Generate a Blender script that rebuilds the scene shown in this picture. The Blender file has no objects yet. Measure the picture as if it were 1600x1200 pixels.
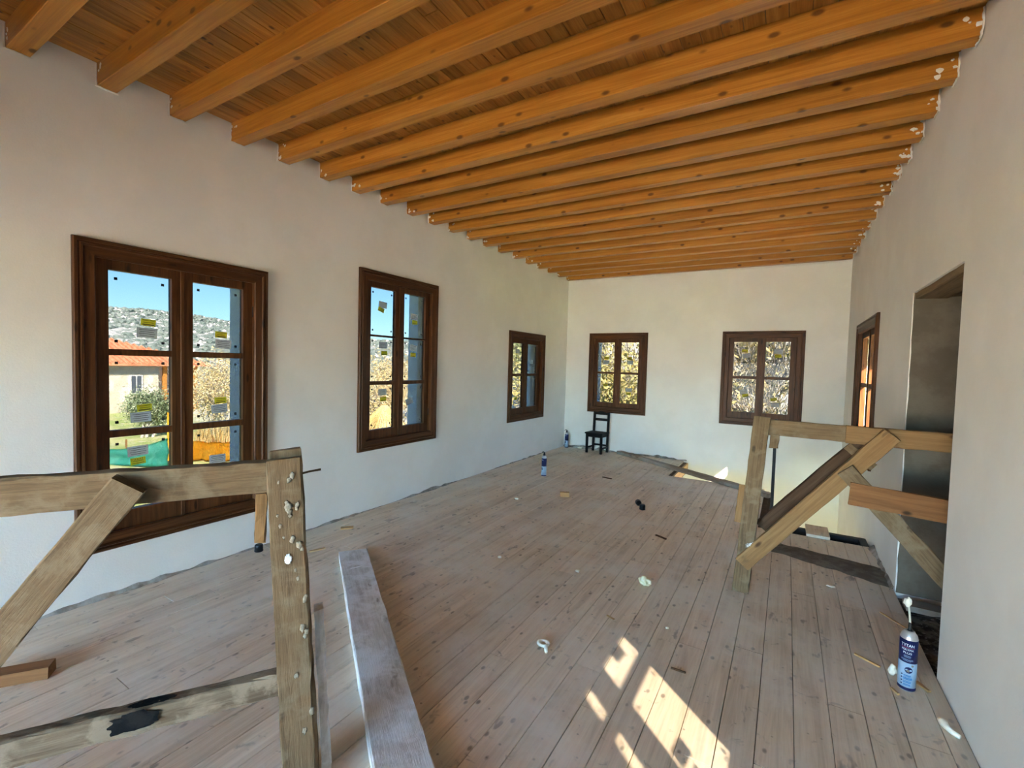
import bpy, bmesh, math, random
from mathutils import Matrix, Vector, noise
random.seed(7)
scene = bpy.context.scene
COL = scene.collection

# ------------------------------------------------------------------ camera
ROOM_W, ROOM_D, BEAM_Z, DECK_Z, REAR_Y = 4.256, 7.93, 3.07, 3.20, -6.5
YAW, PITCH, ROLL, FPX = 0.53684, 0.04173, 0.02668, 721.6
CAM = Vector((3.551, 0.0, 1.5))
cam_data = bpy.data.cameras.new('camera')
cam_data.sensor_fit = 'HORIZONTAL'; cam_data.sensor_width = 36.0
cam_data.lens = 36.0 * FPX / 1600.0
cam_data.clip_start = 0.05; cam_data.clip_end = 2000
cam = bpy.data.objects.new('camera', cam_data); COL.objects.link(cam)
_fw = Vector((-math.sin(YAW)*math.cos(PITCH), math.cos(YAW)*math.cos(PITCH), -math.sin(PITCH)))
_rt = Vector((math.cos(YAW), math.sin(YAW), 0)); _up = _rt.cross(_fw)
_r2 = math.cos(ROLL)*_rt + math.sin(ROLL)*_up; _u2 = -math.sin(ROLL)*_rt + math.cos(ROLL)*_up
cam.matrix_world = Matrix(((_r2.x,_u2.x,-_fw.x,CAM.x),(_r2.y,_u2.y,-_fw.y,CAM.y),(_r2.z,_u2.z,-_fw.z,CAM.z),(0,0,0,1)))
scene.camera = cam

# ------------------------------------------------------------------ light
SUN_DIR = Vector((-1.0, 0.906, -1.05)).normalized()      # the way the sunlight travels
SUN_E, SKY_STRENGTH, EXPOSURE = 44.0, 0.84, 2.8
sun_data = bpy.data.lights.new('sun', 'SUN'); sun_data.energy = SUN_E; sun_data.angle = math.radians(0.55)
sun_data.color = (1.0, 0.885, 0.745)
sun = bpy.data.objects.new('sun', sun_data); COL.objects.link(sun)
sun.rotation_euler = SUN_DIR.to_track_quat('-Z', 'Y').to_euler(); sun.location = (20, -20, 25)
world = bpy.data.worlds.new('sky'); scene.world = world; world.use_nodes = True
wn = world.node_tree; wn.nodes.clear()
w_out = wn.nodes.new('ShaderNodeOutputWorld'); w_bg = wn.nodes.new('ShaderNodeBackground')
w_sky = wn.nodes.new('ShaderNodeTexSky'); w_sky.sky_type = 'NISHITA'; w_sky.sun_disc = False
w_sky.sun_elevation = math.asin(-SUN_DIR.z); w_sky.sun_rotation = math.atan2(-SUN_DIR.x, -SUN_DIR.y)
w_sky.air_density = 1.0; w_sky.dust_density = 0.4; w_sky.ozone_density = 1.5
w_mul = wn.nodes.new('ShaderNodeMix'); w_mul.data_type = 'RGBA'; w_mul.blend_type = 'MULTIPLY'
w_mul.inputs[0].default_value = 1.0; w_mul.inputs[7].default_value = (0.56, 0.82, 1.01, 1)
wn.links.new(w_sky.outputs[0], w_mul.inputs[6]); wn.links.new(w_mul.outputs[2], w_bg.inputs[0])
w_bg.inputs[1].default_value = SKY_STRENGTH; wn.links.new(w_bg.outputs[0], w_out.inputs[0])
scene.view_settings.view_transform = 'Standard'; scene.view_settings.look = 'None'
scene.view_settings.exposure = EXPOSURE; scene.view_settings.gamma = 1.0
scene.view_settings.use_curve_mapping = False
try:
    scene.cycles.use_denoising = True; scene.cycles.denoising_input_passes = 'RGB_ALBEDO_NORMAL'; scene.cycles.denoising_prefilter = 'NONE'
    scene.cycles.max_bounces = 7; scene.cycles.diffuse_bounces = 4; scene.cycles.glossy_bounces = 2; scene.cycles.transparent_max_bounces = 12
    scene.cycles.adaptive_threshold = 0.04
    scene.cycles.sample_clamp_indirect = 4.0
except Exception:
    pass

# ------------------------------------------------------------------ materials
def new_mat(name):
    m = bpy.data.materials.new(name); m.use_nodes = True
    nt = m.node_tree; nt.nodes.clear()
    out = nt.nodes.new('ShaderNodeOutputMaterial'); b = nt.nodes.new('ShaderNodeBsdfPrincipled')
    nt.links.new(b.outputs[0], out.inputs[0])
    return m, nt, b
def N(nt, t, **kw):
    n = nt.nodes.new(t)
    for k, v in kw.items(): setattr(n, k, v)
    return n
def c4(c): return (c[0], c[1], c[2], 1.0)
def ramp(nt, stops, src):
    r = N(nt, 'ShaderNodeValToRGB'); e = r.color_ramp.elements
    e[0].position, e[0].color = stops[0][0], c4(stops[0][1]); e[1].position, e[1].color = stops[-1][0], c4(stops[-1][1])
    for p, c in stops[1:-1]:
        x = e.new(p); x.color = c4(c)
    nt.links.new(src, r.inputs[0]); return r.outputs[0]
def mixc(nt, fac, a, b, mode='MIX'):
    m = N(nt, 'ShaderNodeMix', data_type='RGBA', blend_type=mode)
    for i, v in ((0, fac), (6, a), (7, b)):
        if isinstance(v, (int, float)): m.inputs[i].default_value = v
        elif isinstance(v, tuple): m.inputs[i].default_value = c4(v)
        else: nt.links.new(v, m.inputs[i])
    return m.outputs[2]
def maprange(nt, src, a, b, c=0.0, d=1.0):
    m = N(nt, 'ShaderNodeMapRange', interpolation_type='SMOOTHSTEP')
    nt.links.new(src, m.inputs[0])
    for i, v in enumerate((a, b, c, d)): m.inputs[i+1].default_value = v
    return m.outputs[0]
def noise_tex(nt, vec, scale, detail=4, rough=0.55, dist=0.0):
    n = N(nt, 'ShaderNodeTexNoise'); n.inputs['Scale'].default_value = scale; n.inputs['Detail'].default_value = detail
    n.inputs['Roughness'].default_value = rough; n.inputs['Distortion'].default_value = dist
    if vec is not None: nt.links.new(vec, n.inputs['Vector'])
    return n.outputs[0]
def bump(nt, b, h, strength, dist=0.01):
    n = N(nt, 'ShaderNodeBump'); n.inputs['Strength'].default_value = strength; n.inputs['Distance'].default_value = dist
    nt.links.new(h, n.inputs['Height']); nt.links.new(n.outputs[0], b.inputs['Normal'])

def wood(name, dark, mid, light, knot, knot_amt=0.5, rough=0.6, var=0.12, dust=None, dust_lo=0.45, dust_hi=0.75,
         spots=None, spot_lo=0.64, kscale=(3.2, 9, 9), coat=0.0, bump_s=0.25, grain=(1.3, 26, 26), dscale=1.7, nails=False):
    """wood with its grain along the piece's own long (x) axis; every piece gets its own cut of the tree"""
    m, nt, b = new_mat(name)
    tc = N(nt, 'ShaderNodeTexCoord'); oi = N(nt, 'ShaderNodeObjectInfo')
    mul = N(nt, 'ShaderNodeMath', operation='MULTIPLY'); nt.links.new(oi.outputs['Random'], mul.inputs[0]); mul.inputs[1].default_value = 61.0
    add = N(nt, 'ShaderNodeVectorMath', operation='ADD'); nt.links.new(tc.outputs['Object'], add.inputs[0]); nt.links.new(mul.outputs[0], add.inputs[1])
    mp = N(nt, 'ShaderNodeMapping'); mp.inputs['Scale'].default_value = grain; nt.links.new(add.outputs[0], mp.inputs[0])
    g = noise_tex(nt, mp.outputs[0], 1.0, 5, 0.62, 0.9)
    base = ramp(nt, [(0.30, dark), (0.5, mid), (0.72, light)], g)
    mp2 = N(nt, 'ShaderNodeMapping'); mp2.inputs['Scale'].default_value = (grain[0]*4, grain[1]*7, grain[2]*7); nt.links.new(add.outputs[0], mp2.inputs[0])
    fine = noise_tex(nt, mp2.outputs[0], 1.0, 3, 0.6)
    fr = maprange(nt, fine, 0.30, 0.62)
    base = mixc(nt, 0.35, base, mixc(nt, fr, dark, base))
    hs = N(nt, 'ShaderNodeHueSaturation'); nt.links.new(base, hs.inputs['Color'])
    v = N(nt, 'ShaderNodeMapRange'); nt.links.new(oi.outputs['Random'], v.inputs[0]); v.inputs[3].default_value = 1-var; v.inputs[4].default_value = 1+var
    nt.links.new(v.outputs[0], hs.inputs['Value']); base = hs.outputs[0]
    # knots
    mpk = N(nt, 'ShaderNodeMapping'); mpk.inputs['Scale'].default_value = kscale; nt.links.new(add.outputs[0], mpk.inputs[0])
    vo = N(nt, 'ShaderNodeTexVoronoi'); nt.links.new(mpk.outputs[0], vo.inputs['Vector']); vo.inputs['Scale'].default_value = 1.0
    kd = maprange(nt, vo.outputs['Distance'], 0.07, 0.17, knot_amt, 0.0)
    base = mixc(nt, kd, base, knot)
    geo = N(nt, 'ShaderNodeNewGeometry')
    if spots is not None:      # stains and drips
        mps = N(nt, 'ShaderNodeMapping'); mps.inputs['Scale'].default_value = (4.5, 12, 12); nt.links.new(add.outputs[0], mps.inputs[0])
        s = noise_tex(nt, mps.outputs[0], 1.0, 3, 0.6)
        base = mixc(nt, maprange(nt, s, spot_lo, spot_lo+0.08, 0, 0.75), base, spots)
    if nails:                  # nail heads, drips and scuffs
        vn = N(nt, 'ShaderNodeTexVoronoi'); vn.inputs['Scale'].default_value = 11.0; nt.links.new(geo.outputs['Position'], vn.inputs['Vector'])
        base = mixc(nt, maprange(nt, vn.outputs['Distance'], 0.03, 0.085, 0.65, 0.0), base, knot)
        sc = noise_tex(nt, geo.outputs['Position'], 13.0, 4, 0.6, 0.6)
        base = mixc(nt, maprange(nt, sc, 0.60, 0.72, 0.0, 0.6), base, spots)
    if dust is not None:
        d = noise_tex(nt, geo.outputs['Position'], dscale, 6, 0.65, 0.4)
        base = mixc(nt, maprange(nt, d, dust_lo, dust_hi, 0.0, 0.85), base, dust)
    nt.links.new(base, b.inputs['Base Color']); b.inputs['Roughness'].default_value = rough
    b.inputs['Specular IOR Level'].default_value = 0.12 if sum(mid) < 0.3 else 0.3
    b.inputs['Coat Weight'].default_value = coat; b.inputs['Coat Roughness'].default_value = 0.35
    bump(nt, b, fine, bump_s, 0.002)
    return m

def rough_mat(name, c1, c2, scale=6.0, rough=0.9, bscale=60.0, bstr=0.3, c3=None, lo=0.4, hi=0.62, pos=True):
    m, nt, b = new_mat(name)
    geo = N(nt, 'ShaderNodeNewGeometry'); tc = N(nt, 'ShaderNodeTexCoord')
    vec = geo.outputs['Position'] if pos else tc.outputs['Object']
    col = mixc(nt, maprange(nt, noise_tex(nt, vec, scale, 6, 0.6), lo, hi), c1, c2)
    if c3 is not None: col = mixc(nt, maprange(nt, noise_tex(nt, vec, scale*3.7, 4, 0.6), 0.56, 0.66), col, c3)
    nt.links.new(col, b.inputs['Base Color']); b.inputs['Roughness'].default_value = rough; b.inputs['Specular IOR Level'].default_value = 0.1
    bump(nt, b, noise_tex(nt, vec, bscale, 4, 0.6), bstr, 0.004)
    return m
def flat(name, c, rough=0.6, metal=0.0):
    m, nt, b = new_mat(name); b.inputs['Roughness'].default_value = rough; b.inputs['Metallic'].default_value = metal
    b.inputs['Specular IOR Level'].default_value = 0.2
    oi = N(nt, 'ShaderNodeNewGeometry'); nz = noise_tex(nt, oi.outputs['Position'], 25, 3)
    nt.links.new(mixc(nt, maprange(nt, nz, 0.3, 0.7), tuple(x*0.9 for x in c), tuple(min(1, x*1.06) for x in c)), b.inputs['Base Color'])
    return m
def glass(name, tint):
    m = bpy.data.materials.new(name); m.use_nodes = True; nt = m.node_tree; nt.nodes.clear()
    out = N(nt, 'ShaderNodeOutputMaterial'); mx = N(nt, 'ShaderNodeMixShader'); tr = N(nt, 'ShaderNodeBsdfTransparent'); gl = N(nt, 'ShaderNodeBsdfGlossy')
    tr.inputs[0].default_value = c4(tint); gl.inputs['Roughness'].default_value = 0.02; mx.inputs[0].default_value = 0.006
    nt.links.new(tr.outputs[0], mx.inputs[1]); nt.links.new(gl.outputs[0], mx.inputs[2]); nt.links.new(mx.outputs[0], out.inputs[0])
    return m

M = {}
M['plaster'] = rough_mat('white_plaster', (0.79, 0.762, 0.705), (0.83, 0.805, 0.75), 1.6, 0.92, 90, 0.22)
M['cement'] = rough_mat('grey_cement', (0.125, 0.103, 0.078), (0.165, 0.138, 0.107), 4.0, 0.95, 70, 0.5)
M['mortar'] = rough_mat('mortar', (0.22, 0.19, 0.155), (0.42, 0.385, 0.34), 9.0, 0.95, 50, 0.6)
M['mortar_light'] = rough_mat('dried_plaster_crumb', (0.255, 0.214, 0.150), (0.390, 0.338, 0.255), 60.0, 0.95, 120, 0.6)
M['veranda'] = rough_mat('pale_limestone', (0.55, 0.52, 0.46), (0.64, 0.61, 0.55), 2.0, 0.9, 30, 0.2)  # for the added bounce slab and the storey below
M['bare'] = rough_mat('bounce_cutting_grey', (0.22, 0.205, 0.18), (0.30, 0.28, 0.25), 3.0, 0.95, 60, 0.4)  # dark grey of the added panels and partition, cuts bounced light
M['dirt'] = rough_mat('dirt_rubble', (0.055, 0.045, 0.035), (0.22, 0.185, 0.15), 14.0, 1.0, 40, 0.8, (0.36, 0.33, 0.29))
M['dirt_band'] = rough_mat('old_mortar_band', (0.128, 0.100, 0.075), (0.200, 0.162, 0.123), 11.0, 1.0, 60, 0.6, (0.102, 0.081, 0.060))
M['floor'] = wood('dusty_floor_board', (0.54, 0.405, 0.275), (0.72, 0.57, 0.41), (0.80, 0.665, 0.50), (0.12, 0.085, 0.06), 0.75, 0.62, 0.09,
                  dust=(0.78, 0.695, 0.58), dust_lo=0.38, dust_hi=0.72, spots=(0.24, 0.18, 0.135), spot_lo=0.64, kscale=(8, 13, 13), grain=(1.2, 20, 20), nails=True)
M['ceil'] = wood('ceiling_board', (0.27, 0.100, 0.015), (0.46, 0.20, 0.038), (0.57, 0.285, 0.068), (0.10, 0.035, 0.01), 0.9, 0.42, 0.20, kscale=(8, 13, 13), coat=0.15, grain=(1.6, 24, 24))
M['beam'] = wood('beam_pine', (0.31, 0.115, 0.013), (0.47, 0.20, 0.028), (0.57, 0.275, 0.050), (0.12, 0.045, 0.012), 0.9, 0.4, 0.09, kscale=(4.5, 9, 9), coat=0.2, grain=(0.9, 24, 24))
M['walnut'] = wood('stained_window_wood', (0.040, 0.014, 0.005), (0.090, 0.033, 0.011), (0.137, 0.056, 0.019), (0.014, 0.005, 0.002), 0.9, 0.42, 0.12, kscale=(3.5, 12, 12), coat=0.1, grain=(1.6, 30, 30))
M['scaffold'] = wood('weathered_scaffold_wood', (0.108, 0.066, 0.032), (0.180, 0.115, 0.058), (0.239, 0.159, 0.084), (0.035, 0.020, 0.009), 0.8, 0.85, 0.08,
                     dust=(0.233, 0.168, 0.099), dust_lo=0.46, dust_hi=0.66, spots=(0.326, 0.254, 0.168), spot_lo=0.66, bump_s=0.7, grain=(3.0, 60, 60), kscale=(5, 11, 11), dscale=9.0)
M['scaffold_grey'] = wood('cement_grey_plank', (0.40, 0.38, 0.355), (0.55, 0.535, 0.51), (0.66, 0.65, 0.63), (0.14, 0.11, 0.09), 0.6, 0.9, 0.06,
                          dust=(0.74, 0.745, 0.75), dust_lo=0.40, dust_hi=0.60, spots=(0.20, 0.17, 0.14), spot_lo=0.63, bump_s=0.8, grain=(4, 40, 40), dscale=7.0)
M['scaffold_worn'] = wood('worn_rail_wood', (0.090, 0.060, 0.034), (0.166, 0.121, 0.076), (0.250, 0.194, 0.132), (0.038, 0.027, 0.017), 0.8, 0.9, 0.05,
                          dust=(0.302, 0.238, 0.165), dust_lo=0.46, dust_hi=0.60, spots=(0.076, 0.054, 0.034), spot_lo=0.62, bump_s=0.9, grain=(3, 44, 44), dscale=8.0)
M['pine_old'] = wood('rough_pine', (0.179, 0.092, 0.033), (0.275, 0.150, 0.058), (0.335, 0.193, 0.083), (0.054, 0.021, 0.007), 0.9, 0.8, 0.08, spots=(0.144, 0.082, 0.035), spot_lo=0.62, bump_s=0.5, kscale=(4, 9, 9))
M['pine_brown'] = wood('brown_pine', (0.164, 0.065, 0.020), (0.240, 0.104, 0.036), (0.291, 0.136, 0.051), (0.025, 0.010, 0.004), 0.9, 0.8, 0.06, bump_s=0.4, kscale=(5, 9, 9))
M['pine_fresh'] = wood('fresh_pine_offcut', (0.403, 0.221, 0.084), (0.521, 0.309, 0.132), (0.588, 0.383, 0.186), (0.168, 0.066, 0.024), 0.5, 0.7, 0.1)
M['dark_timber'] = wood('dark_brown_timber', (0.049, 0.026, 0.014), (0.091, 0.049, 0.027), (0.126, 0.073, 0.042), (0.021, 0.010, 0.007), 0.8, 0.8, 0.08, bump_s=0.5)
M['plank_brown'] = wood('dusty_brown_plank', (0.150, 0.098, 0.064), (0.232, 0.161, 0.112), (0.300, 0.225, 0.169), (0.060, 0.038, 0.022), 0.7, 0.85, 0.05, dust=(0.315, 0.285, 0.247), dust_lo=0.4, dust_hi=0.65)
M['lintel'] = wood('lintel_board', (0.13, 0.08, 0.04), (0.20, 0.13, 0.065), (0.26, 0.175, 0.095), (0.1, 0.05, 0.025), 0.7, 0.8, 0.1)
M['black_wood'] = wood('black_painted_wood', (0.006, 0.005, 0.005), (0.011, 0.010, 0.009), (0.018, 0.016, 0.015), (0.004, 0.004, 0.003), 0.5, 0.5, 0.05)
M['black_steel'] = flat('black_steel', (0.018, 0.018, 0.020), 0.5, 0.0)
M['black_plastic'] = flat('black_plastic', (0.012, 0.012, 0.014), 0.32)
M['foam'] = rough_mat('cured_foam', (0.86, 0.78, 0.62), (0.90, 0.85, 0.73), 30, 0.85, 120, 0.4)
M['foam_yellow'] = rough_mat('yellow_foam', (0.80, 0.70, 0.40), (0.88, 0.80, 0.55), 30, 0.85, 120, 0.4)
M['straw'] = flat('cream_plastic', (0.72, 0.66, 0.52), 0.5)
M['burnt'] = rough_mat('burnt_black', (0.008, 0.008, 0.009), (0.02, 0.018, 0.017), 20, 0.95, 60, 0.5)
M['tin'] = flat('tin_metal', (0.62, 0.62, 0.63), 0.3, 0.8)
M['navy'] = flat('navy_print', (0.012, 0.016, 0.075), 0.4)
M['pale_blue'] = flat('pale_blue_print', (0.33, 0.46, 0.60), 0.4)
M['sky_blue'] = flat('blue_print', (0.03, 0.20, 0.46), 0.4)
M['white_print'] = flat('white_print', (0.85, 0.86, 0.88), 0.5)
M['red_print'] = flat('red_print', (0.55, 0.06, 0.05), 0.5)
def paper(name, c):
    m, nt, b = new_mat(name); geo = N(nt, 'ShaderNodeNewGeometry'); col = mixc(nt, maprange(nt, noise_tex(nt, geo.outputs['Position'], 60, 3), 0.3, 0.7), tuple(x*0.88 for x in c), c)
    tr = N(nt, 'ShaderNodeBsdfTranslucent'); mx = N(nt, 'ShaderNodeMixShader'); mx.inputs[0].default_value = 0.65; b.inputs['Roughness'].default_value = 0.8
    nt.links.new(col, b.inputs['Base Color']); nt.links.new(col, tr.inputs[0]); nt.links.new(b.outputs[0], mx.inputs[1]); nt.links.new(tr.outputs[0], mx.inputs[2])
    nt.links.new(mx.outputs[0], [n for n in nt.nodes if n.type == 'OUTPUT_MATERIAL'][0].inputs[0]); return m
M['grey_sticker'] = paper('grey_paper', (0.72, 0.74, 0.75)); M['yellow_sticker'] = paper('yellow_paper', (0.85, 0.78, 0.06))
M['ink'] = flat('dark_ink', (0.04, 0.04, 0.03), 0.8)
M['spacer'] = flat('dark_spacer', (0.02, 0.025, 0.03), 0.7)
M['glass'] = glass('outdoor_dimming_glass', (0.157, 0.158, 0.159))  # dark tint added to dim the outdoors against the bright room
M['glass_sun'] = glass('sun_side_glass', (0.17, 0.17, 0.165))  # tint chosen to hold down the sun patch
M['glass_half_tint'] = glass('half_dimming_glass', (0.55, 0.55, 0.54))  # weaker tint, lets more light reach the far end
M['reveal_blue'] = flat('blue_reveal_board', (0.64, 0.80, 0.98), 0.8)
M['reveal_sun'] = flat('pale_yellow_reveal', (0.74, 0.69, 0.56), 0.8)
M['reveal_pale'] = rough_mat('pale_rough_reveal', (0.62, 0.58, 0.52), (0.48, 0.43, 0.37), 8, 0.9)

# ------------------------------------------------------------------ building helpers
WM = {}                                              # world matrix of every object made here
def reg(o, parent, Mw):
    COL.objects.link(o)
    if parent is not None:
        o.parent = parent; o.matrix_basis = WM[parent].inverted() @ Mw
    else:
        o.matrix_basis = Mw
    WM[o] = Mw; return o
def empty(name, loc):
    o = bpy.data.objects.new(name, None); o.empty_display_size = 0.1
    return reg(o, None, Matrix.Translation(Vector(loc)))
def tag(o, label=None, cat=None, group=None, kind=None):
    if label: o['label'] = label
    if cat: o['category'] = cat
    if group: o['group'] = group
    if kind: o['kind'] = kind
    return o
def to_mesh(bm, name, mat, smooth=False):
    me = bpy.data.meshes.new(name); bm.normal_update(); bm.to_mesh(me); bm.free()
    if mat is not None: me.materials.append(mat)
    if smooth:
        for p in me.polygons: p.use_smooth = True
    return me
def obj(name, bm, mat, parent=None, Mw=None, smooth=False):
    me = bm if isinstance(bm, bpy.types.Mesh) else to_mesh(bm, name, mat, smooth)
    return reg(bpy.data.objects.new(name, me), parent, Mw if Mw is not None else Matrix.Identity(4))
def frame_m(c, X, Y):
    X = Vector(X).normalized(); Y = Vector(Y); Y = (Y - X*Y.dot(X)).normalized(); Z = X.cross(Y); c = Vector(c)
    return Matrix(((X.x,Y.x,Z.x,c.x),(X.y,Y.y,Z.y,c.y),(X.z,Y.z,Z.z,c.z),(0,0,0,1)))
def add_box(bm, lo, hi):
    v = [bm.verts.new((x, y, z)) for z in (lo[2], hi[2]) for y in (lo[1], hi[1]) for x in (lo[0], hi[0])]
    for f in ((0,2,3,1),(4,5,7,6),(0,1,5,4),(2,6,7,3),(0,4,6,2),(1,3,7,5)): bm.faces.new([v[i] for i in f])
    return v
def box_bm(dx, dy, dz, bev=0.0):
    bm = bmesh.new(); add_box(bm, (-dx/2,-dy/2,-dz/2), (dx/2,dy/2,dz/2))
    if bev > 0: bmesh.ops.bevel(bm, geom=bm.edges[:], offset=bev, segments=1, affect='EDGES')
    return bm
MESHES = {}
def shared_box(name, dx, dy, dz, bev, mat):
    k = (round(dx,4), round(dy,4), round(dz,4), bev, mat.name)
    if k not in MESHES: MESHES[k] = to_mesh(box_bm(dx, dy, dz, bev), name, mat)
    return MESHES[k]
def timber_bm(L, w, t, segs=10, jit=0.0025, bev=0.003, taper=0.0):
    bm = bmesh.new(); rings = []
    for i in range(segs+1):
        x = -L/2 + L*i/segs; ring = []
        b = bev
        for (y, z) in ((-w/2+b,-t/2),(w/2-b,-t/2),(w/2,-t/2+b),(w/2,t/2-b),(w/2-b,t/2),(-w/2+b,t/2),(-w/2,t/2-b),(-w/2,-t/2+b)):
            k = 1 - taper*i/segs
            ring.append(bm.verts.new((x + random.uniform(-jit, jit)*1.5*(i in (0, segs)), y*k + random.uniform(-jit, jit), z*k + random.uniform(-jit, jit))))
        rings.append(ring)
    for a, b_ in zip(rings, rings[1:]):
        for j in range(8): bm.faces.new((a[j], a[(j+1)%8], b_[(j+1)%8], b_[j]))
    bm.faces.new(rings[0][::-1]); bm.faces.new(rings[-1])
    return bm
def timber(name, p0, p1, w, t, ydir, mat, parent=None, segs=10, jit=0.0025, bev=0.003, taper=0.0):
    """a sawn timber from p0 to p1 (centre line); w along ydir, t along the third axis"""
    p0, p1 = Vector(p0), Vector(p1)
    return obj(name, timber_bm((p1-p0).length, w, t, segs, jit, bev, taper), M[mat], parent, frame_m((p0+p1)/2, p1-p0, ydir))
def board(name, lo, hi, mat, parent, axis=0, bev=0.0015):
    """axis-aligned box piece whose grain runs along world axis 0/1/2; alike pieces share their mesh"""
    d = [hi[i]-lo[i] for i in range(3)]; c = [(hi[i]+lo[i])/2 for i in range(3)]
    X = [(1,0,0),(0,1,0),(0,0,1)][axis]; Y = [(0,1,0),(-1,0,0),(0,1,0)][axis]
    dims = [(d[0],d[1],d[2]),(d[1],d[0],d[2]),(d[2],d[1],d[0])][axis]
    return obj(name, shared_box(name, dims[0], dims[1], dims[2], bev, M[mat]), None, parent, frame_m(c, X, Y))
def add_tube(bm, pts, radii, sides=6, cap=True):
    rings = []; pts = [Vector(p) for p in pts]
    for i, p in enumerate(pts):
        d = (pts[min(i+1, len(pts)-1)] - pts[max(i-1, 0)]).normalized()
        a = d.cross(Vector((0,0,1)) if abs(d.z) < 0.9 else Vector((1,0,0))).normalized(); b = d.cross(a)
        r = radii[i] if isinstance(radii, (list, tuple)) else radii
        rings.append([bm.verts.new(p + (a*math.cos(2*math.pi*k/sides) + b*math.sin(2*math.pi*k/sides))*r) for k in range(sides)])
    for A, B in zip(rings, rings[1:]):
        for k in range(sides): bm.faces.new((A[k], A[(k+1)%sides], B[(k+1)%sides], B[k]))
    if cap:
        bm.faces.new(rings[0][::-1]); bm.faces.new(rings[-1])
def lathe(prof, sides=24):
    bm = bmesh.new(); rings = []
    for r, z in prof:
        rings.append([bm.verts.new((r*math.cos(2*math.pi*k/sides), r*math.sin(2*math.pi*k/sides), z)) for k in range(sides)])
    for A, B in zip(rings, rings[1:]):
        for k in range(sides): bm.faces.new((A[k], A[(k+1)%sides], B[(k+1)%sides], B[k]))
    bm.faces.new(rings[0][::-1]); bm.faces.new(rings[-1]); return bm
def blob_bm(r, sx=1, sy=1, sz=1, seed=0, amp=0.35, sub=3, freq=1.6):
    bm = bmesh.new(); bmesh.ops.create_icosphere(bm, subdivisions=sub, radius=1.0)
    for v in bm.verts:
        k = 1 + amp*noise.noise(v.co*freq + Vector((seed*3.1, seed*1.7, seed)))+ 0.4*amp*noise.noise(v.co*freq*2.7 + Vector((seed, seed, 5)))
        v.co = Vector((v.co.x*sx, v.co.y*sy, v.co.z*sz))*k*r
    zmin = min(v.co.z for v in bm.verts)
    for v in bm.verts: v.co.z -= zmin
    return bm
def text_mesh(body, size, depth=0.0):
    cu = bpy.data.curves.new('lettering', 'FONT'); cu.body = body; cu.size = size; cu.align_x = 'CENTER'; cu.align_y = 'CENTER'; cu.extrude = depth
    tmp = bpy.data.objects.new('lettering_tmp', cu); COL.objects.link(tmp)
    dg = bpy.context.evaluated_depsgraph_get(); me = bpy.data.meshes.new_from_object(tmp.evaluated_get(dg))
    bpy.data.objects.remove(tmp); bpy.data.curves.remove(cu); me.materials.clear(); return me

# ------------------------------------------------------------------ the room shell
def wall(name, O, U, Nn, u0, u1, z0, z1, t, holes, mat, label):
    """a wall with thickness: inner face through O, U along it, Nn into the room; holes = (ua, ub, za, zb)"""
    O, U, Nn = Vector(O), Vector(U), Vector(Nn); Z = Vector((0,0,1))
    us = sorted({u0, u1, *[h[0] for h in holes], *[h[1] for h in holes]}); zs = sorted({z0, z1, *[h[2] for h in holes], *[h[3] for h in holes]})
    us = [u for u in us if u0 <= u <= u1]; zs = [z for z in zs if z0 <= z <= z1]
    solid = lambda i, j: 0 <= i < len(us)-1 and 0 <= j < len(zs)-1 and not any(h[0] < (us[i]+us[i+1])/2 < h[1] and h[2] < (zs[j]+zs[j+1])/2 < h[3] for h in holes)
    P = lambda u, z, n: O + U*u + Z*z + Nn*n
    bm = bmesh.new(); q = lambda *p: bm.faces.new([bm.verts.new(x) for x in p])
    for i in range(len(us)-1):
        for j in range(len(zs)-1):
            if not solid(i, j): continue
            a, b, c, d = us[i], us[i+1], zs[j], zs[j+1]
            q(P(a,c,0), P(b,c,0), P(b,d,0), P(a,d,0)); q(P(a,c,-t), P(a,d,-t), P(b,d,-t), P(b,c,-t))
            if not solid(i-1, j): q(P(a,c,0), P(a,d,0), P(a,d,-t), P(a,c,-t))
            if not solid(i+1, j): q(P(b,c,0), P(b,c,-t), P(b,d,-t), P(b,d,0))
            if not solid(i, j-1): q(P(a,c,0), P(a,c,-t), P(b,c,-t), P(b,c,0))
            if not solid(i, j+1): q(P(a,d,0), P(b,d,0), P(b,d,-t), P(a,d,-t))
    bmesh.ops.remove_doubles(bm, verts=bm.verts[:], dist=1e-5); bmesh.ops.recalc_face_normals(bm, faces=bm.faces[:])
    return tag(obj(name, bm, M[mat]), label, kind='structure')

T_L, T_F, T_R = 0.34, 0.36, 0.44
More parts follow.
